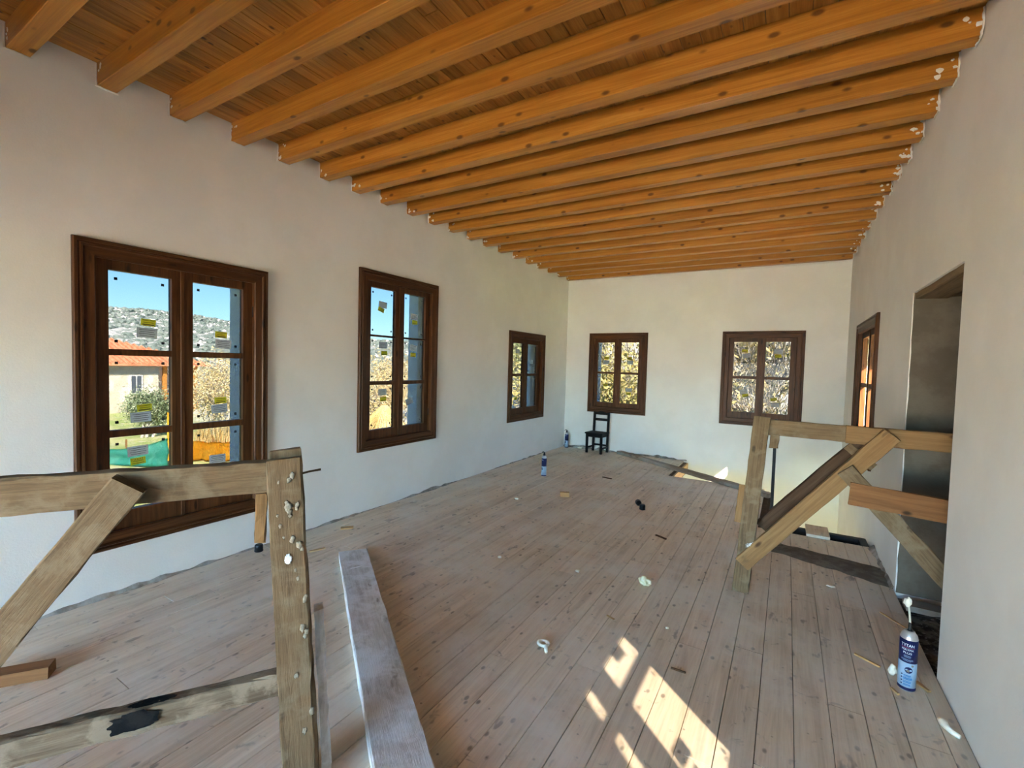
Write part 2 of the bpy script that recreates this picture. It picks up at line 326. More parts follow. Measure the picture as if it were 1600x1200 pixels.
# windows: number, wall, trim range u0,u1,z0,z1, glass columns, glass rows (top to bottom), stickers per pane
Y_, G_ = 'y', 'g'
WINDOWS = [
 (1, 'L', (0.992, 2.150, 0.296, 2.175), ((1.168, 1.506), (1.634, 1.980)), ((1.532, 2.015), (1.026, 1.492), (0.510, 0.982)), 'glass',
  {(0,0): [(Y_,.63,.63,-4), (G_,.61,.77,-3)], (0,1): [(Y_,.56,.72,5), (G_,.50,.85,2)], (0,2): [(G_,.45,.22,3), ('d',.45,.36,4)],
   (1,0): [(Y_,.57,.73,-3), (G_,.62,.87,-2)], (1,1): [(Y_,.56,.67,1), (G_,.54,.80,5)], (1,2): [(G_,.5,.5,0)]}),
 (2, 'L', (3.056, 4.205, 0.608, 2.392), ((3.232, 3.573), (3.696, 4.036)), ((1.766, 2.238), (1.296, 1.747), (0.803, 1.258)), 'glass',
  {(0,0): [(G_,.52,.34,-4), (Y_,.45,.45,-16)], (0,1): [(G_,.55,.18,2), (Y_,.60,.36,3)], (0,2): [(G_,.55,.17,2), (Y_,.58,.33,2)],
   (1,0): [(G_,.52,.50,-4), (Y_,.55,.63,2)], (1,1): [(G_,.50,.20,-6), (Y_,.50,.37,-2)], (1,2): [(G_,.36,.42,16)]}),
 (3, 'L', (5.841, 6.998, 0.632, 2.008), ((6.005, 6.346), (6.472, 6.808)), ((1.364, 1.836), (0.830, 1.325)), 'glass',
  {(0,0): [(G_,.52,.27,0)], (0,1): [(Y_,.45,.7,0)], (1,0): [(G_,.5,.6,0)], (1,1): []}),
 (4, 'F', (0.449, 1.495, 0.690, 2.104), ((0.600, 0.909), (1.024, 1.338)), ((1.418, 1.941), (0.872, 1.383)), 'glass',
  {(0,0): [(Y_,.53,.53,-3), (G_,.52,.67,2)], (0,1): [(Y_,.5,.4,0)], (1,0): [(Y_,.50,.53,4), (G_,.52,.67,0)], (1,1): [(G_,.5,.53,0), (Y_,.5,.66,-4)]}),
 (5, 'F', (2.655, 3.755, 0.666, 2.106), ((2.819, 3.144), (3.254, 3.576)), ((1.421, 1.947), (0.865, 1.378)), 'glass',
  {(0,0): [(Y_,.47,.26,-8), (G_,.56,.40,12)], (0,1): [(G_,.50,.39,6), (Y_,.58,.50,14)], (1,0): [(G_,.52,.28,-4), (Y_,.52,.41,8)], (1,1): [(Y_,.42,.58,14), (G_,.48,.73,6)]}),
 (6, 'R', (-6.780, -5.360, 0.600, 2.070), ((-6.590, -6.150), (-6.010, -5.570)), ((1.400, 1.905), (0.860, 1.355)), 'glass_half_tint',
  {(0,0): [], (0,1): [], (1,0): [], (1,1): []}),
 (7, 'R', (-1.365, -0.155, 0.690, 2.060), ((-1.190, -0.830), (-0.690, -0.330)), ((1.410, 1.870), (0.900, 1.360)), 'glass_sun',
  {(0,0): [(G_,.45,.76,6)], (0,1): [(G_,.75,.58,8), (Y_,.80,.74,10)], (1,0): [], (1,1): []}),
]
FR = {'L': (Vector((0,0,0)), Vector((0,1,0)), Vector((1,0,0)), T_L),
      'F': (Vector((0,ROOM_D,0)), Vector((1,0,0)), Vector((0,-1,0)), T_F),
      'R': (Vector((ROOM_W,0,0)), Vector((0,-1,0)), Vector((-1,0,0)), T_R)}
HI = 0.088                                             # the trim laps over the hole this far in
def hole(wd): u0, u1, z0, z1 = wd[2]; return (u0+HI, u1-HI, z0+HI, z1-HI)
LOW = -2.95
wall_left = wall('wall_left', (0,0,0), (0,1,0), (1,0,0), REAR_Y, ROOM_D+T_F, LOW, 3.42, T_L, [hole(w) for w in WINDOWS if w[1]=='L'], 'plaster',
                 'long white plastered wall with three brown windows on the left')
wall_far = wall('wall_far', (0,ROOM_D,0), (1,0,0), (0,-1,0), 0, ROOM_W, LOW, 3.42, T_F, [hole(w) for w in WINDOWS if w[1]=='F'], 'plaster',
                'white plastered end wall with two brown windows')
OPEN = (3.025, 4.075, -0.06, 2.055)
wall_right = wall('wall_right', (ROOM_W,0,0), (0,-1,0), (-1,0,0), -(ROOM_D+T_F), -REAR_Y, LOW, 3.42, T_R,
                  [hole(w) for w in WINDOWS if w[1]=='R'] + [(-OPEN[1], -OPEN[0], OPEN[2], OPEN[3]), (-6.8, -6.3, -2.2, -1.3)], 'plaster', 'white plastered wall on the right with a rough doorway')  # last hole is an unseen opening added to brighten the stairwell

wall('wall_rear', (0,REAR_Y,0), (-1,0,0), (0,1,0), -ROOM_W, 0, LOW, 3.42, 0.34, [(-ROOM_W+0.1, -0.1, 0.0, 2.9), (-ROOM_W+0.4, -0.4, LOW, -0.4)], 'plaster', 'white rear wall behind the camera, with a made-up wide opening that lets in light')  # openings invented out of view to flood the room with daylight

wall('wall_light_baffle', (0,-1.6,0), (-1,0,0), (0,1,0), -ROOM_W, 0, 0.0, BEAM_Z, 0.2, [(-ROOM_W+0.3, -0.3, 0.0, 1.75)], 'bare', 'unseen partition added behind the camera to keep light off the ceiling')  # added out of view; its low header shades beams and upper walls

# floor: a slab with the stair hole cut out, and the boards on it
HX, HXE, HY, HYE = 2.20, 3.42, 6.68, 5.00              # hole: x from HX beyond y HY, x from HXE beyond y HYE
bm = bmesh.new()
for lo, hi in (((0,REAR_Y,-0.20),(ROOM_W,HYE,-0.026)), ((0,HYE,-0.20),(HXE,HY,-0.026)), ((0,HY,-0.20),(HX,ROOM_D,-0.026))): add_box(bm, lo, hi)
floor = tag(obj('floor', bm, M['dark_timber']), 'dusty wooden plank floor with a stair hole', kind='structure')
BW = 0.135; edges = sorted({round(3.64 - BW*k, 4) for k in range(-4, 27)}); edges = [0.0] + [e for e in edges if 0.04 < e < ROOM_W-0.04] + [ROOM_W]
for a, b in zip(edges, edges[1:]):
    cx = (a+b)/2; yend = ROOM_D if cx < HX else (HY if cx < HXE else HYE)
    y = REAR_Y; cuts = [REAR_Y]
    y += random.uniform(0.6, 3.0)
    while y < yend-0.5:
        cuts.append(round(y, 3)); y += random.choice((2.2, 2.6, 3.0, 3.4, 1.5))+random.uniform(-.2, .2)
    cuts.append(yend)
    for p, q_ in zip(cuts, cuts[1:]):
        dz = random.uniform(-0.0012, 0.0006); g = random.uniform(0.0008, 0.0022)
        board('floor_board', (a+g, p+0.0012, -0.026+dz), (b-g, q_-0.0012, dz), 'floor', floor, 1, 0.0012)
# fascia boards and joists that line the hole
board('hole_fascia', (HX, HY+0.002, -0.16), (HX+0.025, ROOM_D-0.003, -0.03), 'pine_fresh', floor, 1)
board('hole_fascia', (HX, HY, -0.16), (HXE, HY+0.025, -0.03), 'dark_timber', floor, 0)
board('hole_fascia', (HXE, HYE+0.002, -0.16), (HXE+0.025, HY, -0.03), 'dark_timber', floor, 1)
board('hole_fascia', (HXE, HYE, -0.16), (ROOM_W-0.002, HYE+0.02, -0.03), 'dark_timber', floor, 0)

# ceiling: deck, boards running along the room, beams across
bm = bmesh.new(); add_box(bm, (-0.6, REAR_Y-0.4, DECK_Z+0.022), (ROOM_W+0.62, ROOM_D+0.5, DECK_Z+0.24))
ceiling = tag(obj('ceiling', bm, M['dark_timber']), 'varnished board ceiling on exposed pine beams', kind='structure')
CB = ROOM_W/44
for k in range(44):
    y = REAR_Y; cuts = [y]; y += random.uniform(0.4, 2.6)
    while y < ROOM_D-0.4: cuts.append(round(y, 2)); y += random.choice((1.86, 2.6, 3.35))
    cuts.append(ROOM_D)
    for p, q_ in zip(cuts, cuts[1:]):
        g = random.uniform(0.0006, 0.002); dz = random.uniform(-0.001, 0.001)
        board('ceiling_board', (k*CB+g, p+0.001, DECK_Z+dz), ((k+1)*CB-g, q_-0.001, DECK_Z+0.022), 'ceil', ceiling, 1, 0.0012)
BEAM_Y = [0.84,1.21,1.58,1.97,2.33,2.71,3.05,3.40,3.77,4.12,4.47,4.83,5.19,5.57,5.97,6.36,6.74,7.12,7.50,7.885]
BEAM_Y = [0.84-0.375*k for k in range(19, 0, -1)] + BEAM_Y
for i, y in enumerate(BEAM_Y):
    timber('beam', (0.003, y-0.046, (BEAM_Z+DECK_Z)/2), (ROOM_W-0.003, y-0.046, (BEAM_Z+DECK_Z)/2), 0.092, DECK_Z-BEAM_Z, (0,1,0), 'beam', ceiling, 14, 0.0008, 0.0025)

# lower storey under the stair hole, so the hole looks into a real room
bm = bmesh.new(); add_box(bm, (-0.34, REAR_Y, LOW-0.12), (ROOM_W+0.44, ROOM_D+0.3, LOW))
tag(obj('floor_lower', bm, M['veranda']), 'pale stone floor of the storey below the stair hole', kind='structure')

# ------------------------------------------------------------------ windows
TRIM_W = 0.105
PROFILE = [(0,0),(0,0.020),(0.006,0.028),(0.020,0.028),(0.024,0.021),(0.030,0.021),(0.034,0.030),(0.044,0.030),(0.050,0.023),(0.058,0.022),(0.098,0.022),(TRIM_W,0.014),(TRIM_W,0)]
def trim_bm(L):
    bm = bmesh.new(); A, B = [], []
    for y, z in PROFILE:
        A.append(bm.verts.new((-L/2+y, y, z))); B.append(bm.verts.new((L/2-y, y, z)))
    n = len(PROFILE)
    for k in range(n): bm.faces.new((A[k], B[k], B[(k+1)%n], A[(k+1)%n]))
    bm.faces.new(A); bm.faces.new(B[::-1]); bmesh.ops.recalc_face_normals(bm, faces=bm.faces[:])
    return bm
def text_flat(me, s):                        # recentre a lettering mesh
    for v in me.vertices: v.co *= s
    return me
DIKKAT = None
def build_window(wd):
    num, wl, (u0, u1, z0, z1), cols, rows, gm, stick = wd
    O, U, Nn, t = FR[wl]; Z = Vector((0,0,1)); P = lambda u, z, n: O + U*u + Z*z + Nn*n
    win = empty('window_%d' % num, P((u0+u1)/2, z0, 0))
    places = {1: 'large six-pane brown window nearest the camera on the left wall', 2: 'six-pane brown window in the middle of the left wall',
              3: 'four-pane brown window at the far end of the left wall', 4: 'four-pane brown window on the end wall above the black chair',
              5: 'four-pane brown window on the end wall above the wooden railing', 6: 'narrow-looking brown window on the right wall beside the doorway',
              7: 'brown window on the right wall beside the camera'}
    tag(win, places[num], kind='structure')
    # four mitred trim boards
    for p, X, Yd, L in ((P((u0+u1)/2, z1, 0), U, -Z, u1-u0), (P((u0+u1)/2, z0, 0), -U, Z, u1-u0),
                        (P(u0, (z0+z1)/2, 0), Z, U, z1-z0), (P(u1, (z0+z1)/2, 0), -Z, -U, z1-z0)):
        bmv = trim_bm(L)
        Mw = frame_m(p, X, Yd)
        if (Mw.to_3x3() @ Vector((0,0,1))).dot(Nn) < 0:     # keep the moulding on the room side
            for v in bmv.verts: v.co.z *= -1
            bmesh.ops.reverse_faces(bmv, faces=bmv.faces[:])
        obj('trim_board', bmv, M['walnut'], win, Mw)
    # fixed frame lining the hole
    a, b, c, d = u0+HI, u1-HI, z0+HI, z1-HI
    def wbox(name, ua, ub, za, zb, na, nb, mat, parent, along='u', bev=0.002):
        ctr = P((ua+ub)/2, (za+zb)/2, (na+nb)/2); du, dz, dn = ub-ua, zb-za, nb-na
        if along == 'u': return obj(name, box_bm(du, dz, dn, bev), M[mat], parent, frame_m(ctr, U, Z))
        return obj(name, box_bm(dz, du, dn, bev), M[mat], parent, frame_m(ctr, Z, U))
    F = 0.012; fd = 0.10 if num != 6 else 0.071; rv = 'reveal_blue' if num != 6 else 'reveal_sun'
    wbox('frame_post', a, a+F, c, d, -fd, 0.0, 'walnut', win, 'z'); wbox('frame_post', b-F, b, c, d, -fd, 0.0, 'walnut', win, 'z')
    wbox('frame_rail', a+F, b-F, c, c+F, -fd, 0.0, 'walnut', win); wbox('frame_rail', a+F, b-F, d-F, d, -fd, 0.0, 'walnut', win)
    # reveal towards the outside: pale inner strip, light blue board outside it
    for (ua, ub) in ((a, a+0.010), (b-0.010, b)):
        wbox('reveal_strip', ua, ub, c, d, -0.20, -fd-0.002, 'reveal_pale' if num != 6 else rv, win, 'z', 0.0)
        wbox('reveal_board', ua, ub, c, d, -t-0.004, -0.20, rv, win, 'z', 0.0)
    wbox('reveal_board', a+0.01, b-0.01, d-0.010, d, -t-0.004, -0.102, rv, win, 'u', 0.0)
    wbox('sill', a+0.01, b-0.01, c, c+0.012, -t-0.03, -0.102, 'reveal_pale', win, 'u', 0.0)
    # sashes
    mid = (cols[0][1]+cols[1][0])/2
    lim = ((a+F+0.0005, mid-0.0006), (mid+0.0006, b-F-0.0005)); zt, zb = d-F-0.0005, c+F+0.0005
    N0, N1 = -0.070, -0.022
    for s, ((sa, sb), (ga, gb)) in enumerate(zip(lim, cols)):
        bm = bmesh.new()                               # local: x up, y along the wall, z into the room
        cc = ((sa+sb)/2, (zt+zb)/2, (N0+N1)/2)
        def sb_(ua, ub, za, zb_, na, nb): add_box(bm, (za-cc[1], ua-cc[0], na-cc[2]), (zb_-cc[1], ub-cc[0], nb-cc[2]))
        sb_(sa, ga, zb, zt, N0, N1); sb_(gb, sb, zb, zt, N0, N1)
        sb_(ga, gb, rows[0][1], zt, N0, N1); sb_(ga, gb, zb, rows[-1][0], N0, N1)
        for r1, r2 in zip(rows, rows[1:]): sb_(ga, gb, r2[1], r1[0], N0+0.006, N1-0.004)
        Mw = frame_m(P(*cc), Z, U)
        flip = (Mw.to_3x3() @ Vector((0,0,1))).dot(Nn) < 0
        if flip:
            for v in bm.verts: v.co.z *= -1
            bmesh.ops.reverse_faces(bm, faces=bm.faces[:])
        bmesh.ops.recalc_face_normals(bm, faces=bm.faces[:])
        sash = obj('sash', bm, M['walnut'], win, Mw)
        if s == 1: wbox('astragal', mid-0.014, mid+0.010, zb, zt, N1, N1+0.008, 'walnut', sash, 'z')
        hu = sa-0.004 if s == 0 else sb+0.004
        for hz in (zb+0.22, zt-0.22): wbox('hinge', hu-0.007, hu+0.007, hz-0.04, hz+0.04, N1-0.002, N1+0.010, 'black_steel', sash, 'z')
        for r, (ra, rb) in enumerate(rows):
            pn = -0.048 if num != 6 else -0.0675
            pane = wbox('pane', ga-0.004, gb+0.004, ra-0.004, rb+0.004, pn-0.002, pn+0.002, gm, sash, 'u', 0.0)
            bs = bmesh.new()                           # four little corner spacers stuck to the glass
            for fu, fz in ((0.13, 0.10), (0.87, 0.10), (0.13, 0.90), (0.87, 0.90)):
                x, z_ = (ga-gb)/2+(gb-ga)*fu, (ra-rb)/2+(rb-ra)*fz; e = 0.0085
                add_box(bs, (x-e, z_-e, -0.001), (x+e, z_+e, 0.001))
            obj('corner_spacers', bs, M['spacer'], sash, frame_m(P((ga+gb)/2, (ra+rb)/2, pn+0.0035), U, Z))
            for kd, fu, fv, ang in stick.get((s, r), []):
                w_, h_ = (0.082, 0.044) if kd != 'g' else (0.112, 0.064)
                an = math.radians(ang); X = U*math.cos(an)+Z*math.sin(an); Yv = -U*math.sin(an)+Z*math.cos(an)
                off = -0.0440 if kd == 'g' else -0.0430
                ctr = P(ga+(gb-ga)*fu, rb-(rb-ra)*fv, off)
                st = obj('yellow_sticker' if kd != 'g' else 'grey_sticker', box_bm(w_, h_, 0.0008), M['yellow_sticker' if kd != 'g' else 'grey_sticker'], sash, frame_m(ctr, X, Yv))
                if wl == 'L' or wl == 'F':             # print on the sticker
                    if kd == 'd':
                        me = text_mesh('DİKKAT !', 0.018); me.materials.append(M['ink'])
                        obj('lettering', me, None, sash, frame_m(ctr + Nn*0.0008 + Yv*0.011, X, Yv))
                    bl = bmesh.new(); nl = 3 if kd != 'g' else 4
                    for q in range(nl):
                        if kd == 'd' and q == 0: continue
                        yy = h_*(0.30-0.6*q/(nl-1)); ww = w_*(0.40-0.05*(q % 2)); add_box(bl, (-ww, yy-0.0014-0.0016*(kd == 'y' and q == 2), -0.0001), (ww, yy+0.0014+0.0016*(kd == 'y' and q == 2), 0.0001))
                    obj('print', bl, M['ink'], sash, frame_m(ctr + Nn*0.0006, X, Yv))
    return win
for wd in WINDOWS: build_window(wd)

# ------------------------------------------------------------------ doorway in the right wall
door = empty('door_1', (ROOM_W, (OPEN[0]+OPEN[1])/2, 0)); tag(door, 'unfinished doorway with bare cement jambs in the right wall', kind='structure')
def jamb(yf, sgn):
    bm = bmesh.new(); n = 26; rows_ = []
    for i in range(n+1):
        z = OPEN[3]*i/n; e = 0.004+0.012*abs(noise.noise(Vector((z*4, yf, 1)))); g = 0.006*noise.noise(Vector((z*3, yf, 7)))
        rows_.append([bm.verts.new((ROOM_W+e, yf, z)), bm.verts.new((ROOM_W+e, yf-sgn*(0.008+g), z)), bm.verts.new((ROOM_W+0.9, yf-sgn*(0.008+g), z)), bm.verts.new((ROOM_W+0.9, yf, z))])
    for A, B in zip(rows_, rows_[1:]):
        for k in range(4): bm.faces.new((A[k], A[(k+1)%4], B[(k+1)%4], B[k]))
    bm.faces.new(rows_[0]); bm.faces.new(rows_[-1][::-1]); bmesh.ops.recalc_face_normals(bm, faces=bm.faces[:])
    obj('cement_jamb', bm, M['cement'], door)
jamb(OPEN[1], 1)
for k, (xa, xb) in enumerate(((0.012, 0.175), (0.19, 0.34), (0.352, 0.44))):
    timber('lintel_board', (ROOM_W+(xa+xb)/2, OPEN[0]-0.0, OPEN[3]+0.0-0.022+0.006*k), (ROOM_W+(xa+xb)/2, OPEN[1]-0.004, OPEN[3]-0.022+0.006*k), xb-xa, 0.04, (1,0,0), 'lintel', door, 6, 0.004)
# rubble in the doorway
def mound(name, x0, x1, y0, y1, h, mat, parent, seed, nx=20, ny=24, z0=0.0, skew=0.0):
    bm = bmesh.new(); g = []
    for i in range(nx+1):
        row = []
        for j in range(ny+1):
            fx, fy = i/nx, j/ny; x = x0+(x1-x0)*fx; y = y0+(y1-y0)*fy + skew*fx
            edge = min(1, 5*fx, 5*(1-fx))*min(1, 4*fy, 4*(1-fy))
            wob = 0.02*noise.noise(Vector((x*6, y*6, seed)))
            z = z0 + h*edge*(0.55+0.6*noise.noise(Vector((x*14, y*14, seed)))) + h*0.25*edge*noise.noise(Vector((x*50, y*50, seed)))
            row.append(bm.verts.new((x+wob*(1-edge), y+wob*(1-edge)*2, z)))
        g.append(row)
    for i in range(nx):
        for j in range(ny): bm.faces.new((g[i][j], g[i+1][j], g[i+1][j+1], g[i][j+1]))
    o = obj(name, bm, M[mat], parent, smooth=True)
    return o
bm = bmesh.new(); add_box(bm, (ROOM_W, OPEN[0], -0.06), (ROOM_W+1.5, OPEN[1], -0.04)); obj('threshold_base', bm, M['dirt'], door)
tag(mound('rubble', ROOM_W+0.0, ROOM_W+1.2, OPEN[0]+0.01, OPEN[1]-0.012, 0.055, 'dirt', door, 3, 26, 26, -0.045), kind='stuff')
board('threshold_plank', (ROOM_W+0.02, 3.83, -0.02), (ROOM_W+0.86, 3.95, 0.018), 'plank_brown', door, 0)
# dark unfinished space beyond the doorway
bm = bmesh.new()
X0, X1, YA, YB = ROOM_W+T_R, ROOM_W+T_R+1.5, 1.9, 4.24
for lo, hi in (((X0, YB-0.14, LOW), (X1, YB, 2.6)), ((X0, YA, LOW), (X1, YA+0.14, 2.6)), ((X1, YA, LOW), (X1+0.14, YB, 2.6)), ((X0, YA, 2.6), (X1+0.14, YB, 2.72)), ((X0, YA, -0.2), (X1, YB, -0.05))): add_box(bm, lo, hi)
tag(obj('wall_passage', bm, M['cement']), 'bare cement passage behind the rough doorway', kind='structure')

# old mortar band across the floor before the stair hole
bm = bmesh.new(); nx, ny = 44, 8; g = []
for i in range(nx+1):
    f = i/nx; x = 3.50+(ROOM_W-3.50)*f; ya = 4.40-0.28*f; yb = 4.66-0.16*f; row = []
    for j in range(ny+1):
        fy = j/ny; y = ya+(yb-ya)*fy + 0.035*noise.noise(Vector((x*9, 3 if j < ny/2 else 8, 1)))
        ed = min(1, 6*f, 4*fy, 4*(1-fy)); row.append(bm.verts.new((x, y, 0.0012+0.012*ed*(0.7+0.7*noise.noise(Vector((x*17, y*17, 2)))))))
    g.append(row)
for i in range(nx):
    for j in range(ny): bm.faces.new((g[i][j], g[i+1][j], g[i+1][j+1], g[i][j+1]))
tag(obj('trim_1', bm, M['dirt_band'], smooth=True), 'band of old brown mortar crossing the floor boards by the doorway', kind='structure')

# dark grey panels added behind the camera to cut bounced light
for nm, lo, hi in (('wall_left_dark_panel', (0.0, REAR_Y, 0.0), (0.02, 0.2, BEAM_Z)), ('wall_right_dark_panel', (ROOM_W-0.02, REAR_Y, 0.0), (ROOM_W, -0.05, BEAM_Z))):
    bm = bmesh.new(); add_box(bm, lo, hi); tag(obj(nm, bm, M['bare']), 'added dark panel behind the camera to cut bounced light on the ' + ('left' if 'left' in nm else 'right'), kind='structure')
# pale slab added out of view to bounce sunlight into the room
bm = bmesh.new(); add_box(bm, (-0.6, REAR_Y-5.0, -0.25), (ROOM_W+0.6, REAR_Y-0.34, -0.04))
tag(obj('floor_bounce_slab', bm, M['veranda']), 'pale slab added behind the camera to bounce sunlight indoors', kind='structure')

# ragged mortar seams where walls meet the floor
def seam(name, O, U, Nn, u0, u1, hmax, dmax, parent, seed, mat='mortar', thr=-0.15):
    O, U, Nn = Vector(O), Vector(U), Vector(Nn); n = int((u1-u0)/0.03); prev = None; bm = bmesh.new()
    for i in range(n+1):
        u = u0+(u1-u0)*i/n; k = max(0.0, noise.noise(Vector((u*1.1, seed, 0)))-thr)*1.5; j = 0.6+0.8*noise.noise(Vector((u*9, seed, 4)))
        h = 0.003+hmax*min(1, k)*max(0.15, j); d = 0.003+dmax*min(1, k)*max(0.2, j)
        p = [bm.verts.new(O+U*u+Nn*d+Vector((0,0,0.001))), bm.verts.new(O+U*u+Nn*(d*0.55)+Vector((0,0,h*0.6))), bm.verts.new(O+U*u+Nn*0.003+Vector((0,0,h)))]
        if prev:
            for a in range(2): bm.faces.new((prev[a], p[a], p[a+1], prev[a+1]))
        prev = p
    bmesh.ops.recalc_face_normals(bm, faces=bm.faces[:])
    obj(name, bm, M[mat], parent)
seam('mortar_seam', (0,0,0), (0,1,0), (1,0,0), -0.5, ROOM_D, 0.035, 0.035, wall_left, 2.3)
seam('mortar_seam', (0,ROOM_D,0), (1,0,0), (0,-1,0), 0.0, HX, 0.06, 0.05, wall_far, 5.1, thr=-0.4)
seam('mortar_seam', (ROOM_W,0,0), (0,-1,0), (-1,0,0), -OPEN[0], 0.5, 0.03, 0.025, wall_right, 9.4)
seam('mortar_seam', (ROOM_W,0,0), (0,-1,0), (-1,0,0), -HYE, -OPEN[1], 0.035, 0.035, wall_right, 4.4, thr=-0.6)
# plaster smears on the beam ends
def smears(wallobj, xw, sgn, name):
    bm = bmesh.new()
    for y in BEAM_Y:
        if y < 0.5: continue
        for k in range(random.randint(3, 6)):
            x = xw - sgn*abs(random.gauss(0, 0.045)); z = random.uniform(BEAM_Z, DECK_Z-0.02); r = random.uniform(0.006, 0.02)
            yy = y-0.092-0.0015
            vs = [bm.verts.new((x+r*random.uniform(.6, 1.2)*math.cos(t_), yy-0.002, z+r*0.8*random.uniform(.6, 1.2)*math.sin(t_))) for t_ in [i*math.pi/4 for i in range(8)]]
            c = bm.verts.new((x, yy-0.006, z))
            for i in range(8): bm.faces.new((vs[i], vs[(i+1)%8], c))
        # the ragged plaster lip around the end of the beam
        for (za, ya, zb_, yb) in ((BEAM_Z-0.004, y-0.10, BEAM_Z-0.004, y+0.006), (BEAM_Z-0.004, y-0.098, DECK_Z-0.01, y-0.098)):
            pts = []
            for i in range(9):
                f = i/8; pts.append((xw-sgn*(0.004+0.012*abs(noise.noise(Vector((y*5+f*4, za*9, sgn))))), ya+(yb-ya)*f, za+(zb_-za)*f))
            add_tube(bm, pts, [0.004+0.004*abs(noise.noise(Vector((y*7+i, 2, sgn)))) for i in range(9)], 5)
    tag(obj(name, bm, M['plaster'], wallobj), kind='stuff')
smears(wall_right, ROOM_W, 1, 'plaster_smears'); smears(wall_left, 0.0, -1, 'plaster_smears')
# rough plaster lip under the last beam on the end wall
seam('plaster_lip', (0, ROOM_D-0.0, BEAM_Z-0.02), (1,0,0), (0,-1,0), 0.02, ROOM_W-0.02, 0.015, 0.05, wall_far, 1.7, 'plaster', thr=-0.5)
#PART2

# ------------------------------------------------------------------ guard rail in the left foreground
RA, RN = Vector((0.529, 0.8486, 0)), Vector((0.8486, -0.529, 0)); RO = Vector((2.16, 0.905, 0))
def rp(s, z, n=0.0): return RO + RA*s + RN*n + Vector((0, 0, z))
guard = empty('guard_rail', rp(0.02, 0)); tag(guard, 'rough timber guard rail spattered with plaster in the left foreground', 'railing', 'makeshift timber guard rails')
Z3 = Vector((0, 0, 1))
pst = timber('post', rp(0.055, 0.0, -0.020), rp(-0.003, 1.171, -0.022), 0.102, 0.042, RA, 'scaffold', guard, 24, 0.0022, 0.003)
timber('top_rail', rp(0.045, 1.107, -0.070), rp(-1.15, 1.107, -0.070), 0.102, 0.048, Z3, 'scaffold', guard, 22, 0.0025)
timber('back_post', rp(0.075, 0.0, -0.120), rp(0.004, 1.182, -0.120), 0.100, 0.040, RA, 'scaffold', guard, 20, 0.003)
timber('brace', rp(-1.12, 0.10, -0.022), rp(-0.402, 1.127, -0.022), 0.088, 0.042, RA, 'scaffold', guard, 18, 0.0025)
timber('lower_rail', rp(0.06, 0.385, -0.075), rp(-1.15, 0.392, -0.075), 0.082, 0.045, Z3, 'scaffold_worn', guard, 24, 0.003, 0.006)
timber('wedge_block', rp(-0.070, 0.892, -0.07), rp(-0.068, 1.052, -0.07), 0.034, 0.045, RA, 'pine_old', guard, 5, 0.003)
timber('side_batten', rp(0.145, 0.0, -0.075), rp(0.112, 0.62, -0.075), 0.03, 0.05, RA, 'scaffold_grey', guard, 12, 0.003)
timber('splinter', rp(0.04, 1.096, -0.105), rp(0.118, 1.108, -0.105), 0.007, 0.004, Z3, 'scaffold', guard, 4, 0.001)
timber('far_post', rp(-1.10, 0.0, -0.022), rp(-1.12, 1.17, -0.022), 0.1, 0.042, RA, 'scaffold', guard, 8)
# plaster crumbs dried on the post, and the burnt patch on the lower rail
bm = bmesh.new()
for s, z, r, fl in ((-0.028,1.10,.006,1),(0.020,1.118,.012,1),(0.008,1.105,.010,1),(-0.004,1.03,.008,1),(0.0,1.015,.016,1),(0.004,1.0,.012,1),(-0.03,0.955,.008,1),(0.033,1.02,.012,1),(0.03,1.008,.008,1),
                    (0.006,0.985,.008,1),(-0.038,0.99,.006,1),(0.01,0.905,.013,1),(0.035,0.885,.016,1),(0.042,0.87,.010,1),(-0.02,0.915,.006,1),(0.015,0.80,.007,1),(0.022,0.77,.008,1),(0.045,0.70,.014,1),
                    (0.03,0.60,.015,1),(0.045,0.585,.012,1),(0.038,0.57,.01,1),(0.0,0.44,.012,1),(0.05,0.30,.016,1),(0.02,0.24,.014,1)):
    b2 = blob_bm(r*0.60, 1, 1.5, 0.20, seed=s*50+z*9, amp=0.7, sub=2, freq=2.4)
    lean = 0.055-0.058*z/1.171
    Mx = frame_m(rp(s*0.85+lean+0.006, z, 0.0), RA, Z3)
    for f in b2.faces: bm.faces.new([bm.verts.new(Mx @ v.co) for v in f.verts])
    b2.free()
bmesh.ops.remove_doubles(bm, verts=bm.verts[:], dist=1e-6)
tag(obj('plaster_crumbs', bm, M['mortar_light'], guard, smooth=True), kind='stuff')
def splat(name, c, X, Yv, rx, ry, mat, parent, seed, amp=0.35, n=40):
    bm = bmesh.new(); vs = []
    for i in range(n):
        t_ = 2*math.pi*i/n; k = 1+amp*noise.noise(Vector((math.cos(t_)*2.2, math.sin(t_)*2.2, seed)))+amp*0.6*noise.noise(Vector((math.cos(t_)*6, math.sin(t_)*6, seed)))
        vs.append(bm.verts.new((rx*k*math.cos(t_), ry*k*math.sin(t_), 0.0)))
    top = [bm.verts.new((v.co.x*0.8, v.co.y*0.8, 0.0016)) for v in vs]
    for i in range(n): bm.faces.new((vs[i], vs[(i+1)%n], top[(i+1)%n], top[i]))
    bm.faces.new(top)
    return obj(name, bm, M[mat], parent, frame_m(c, X, Yv))
splat('white_splash', rp(0.012, 0.842, 0.0035), RA, Z3, 0.011, 0.017, 'white_print', guard, 3)
splat('burnt_patch', rp(-0.40, 0.396, -0.046), RA, Z3, 0.062, 0.030, 'burnt', guard, 5, 0.35)
splat('burnt_patch', rp(-0.36, 0.4325, -0.068), RA, RN, 0.06, 0.018, 'burnt', guard, 8, 0.3)

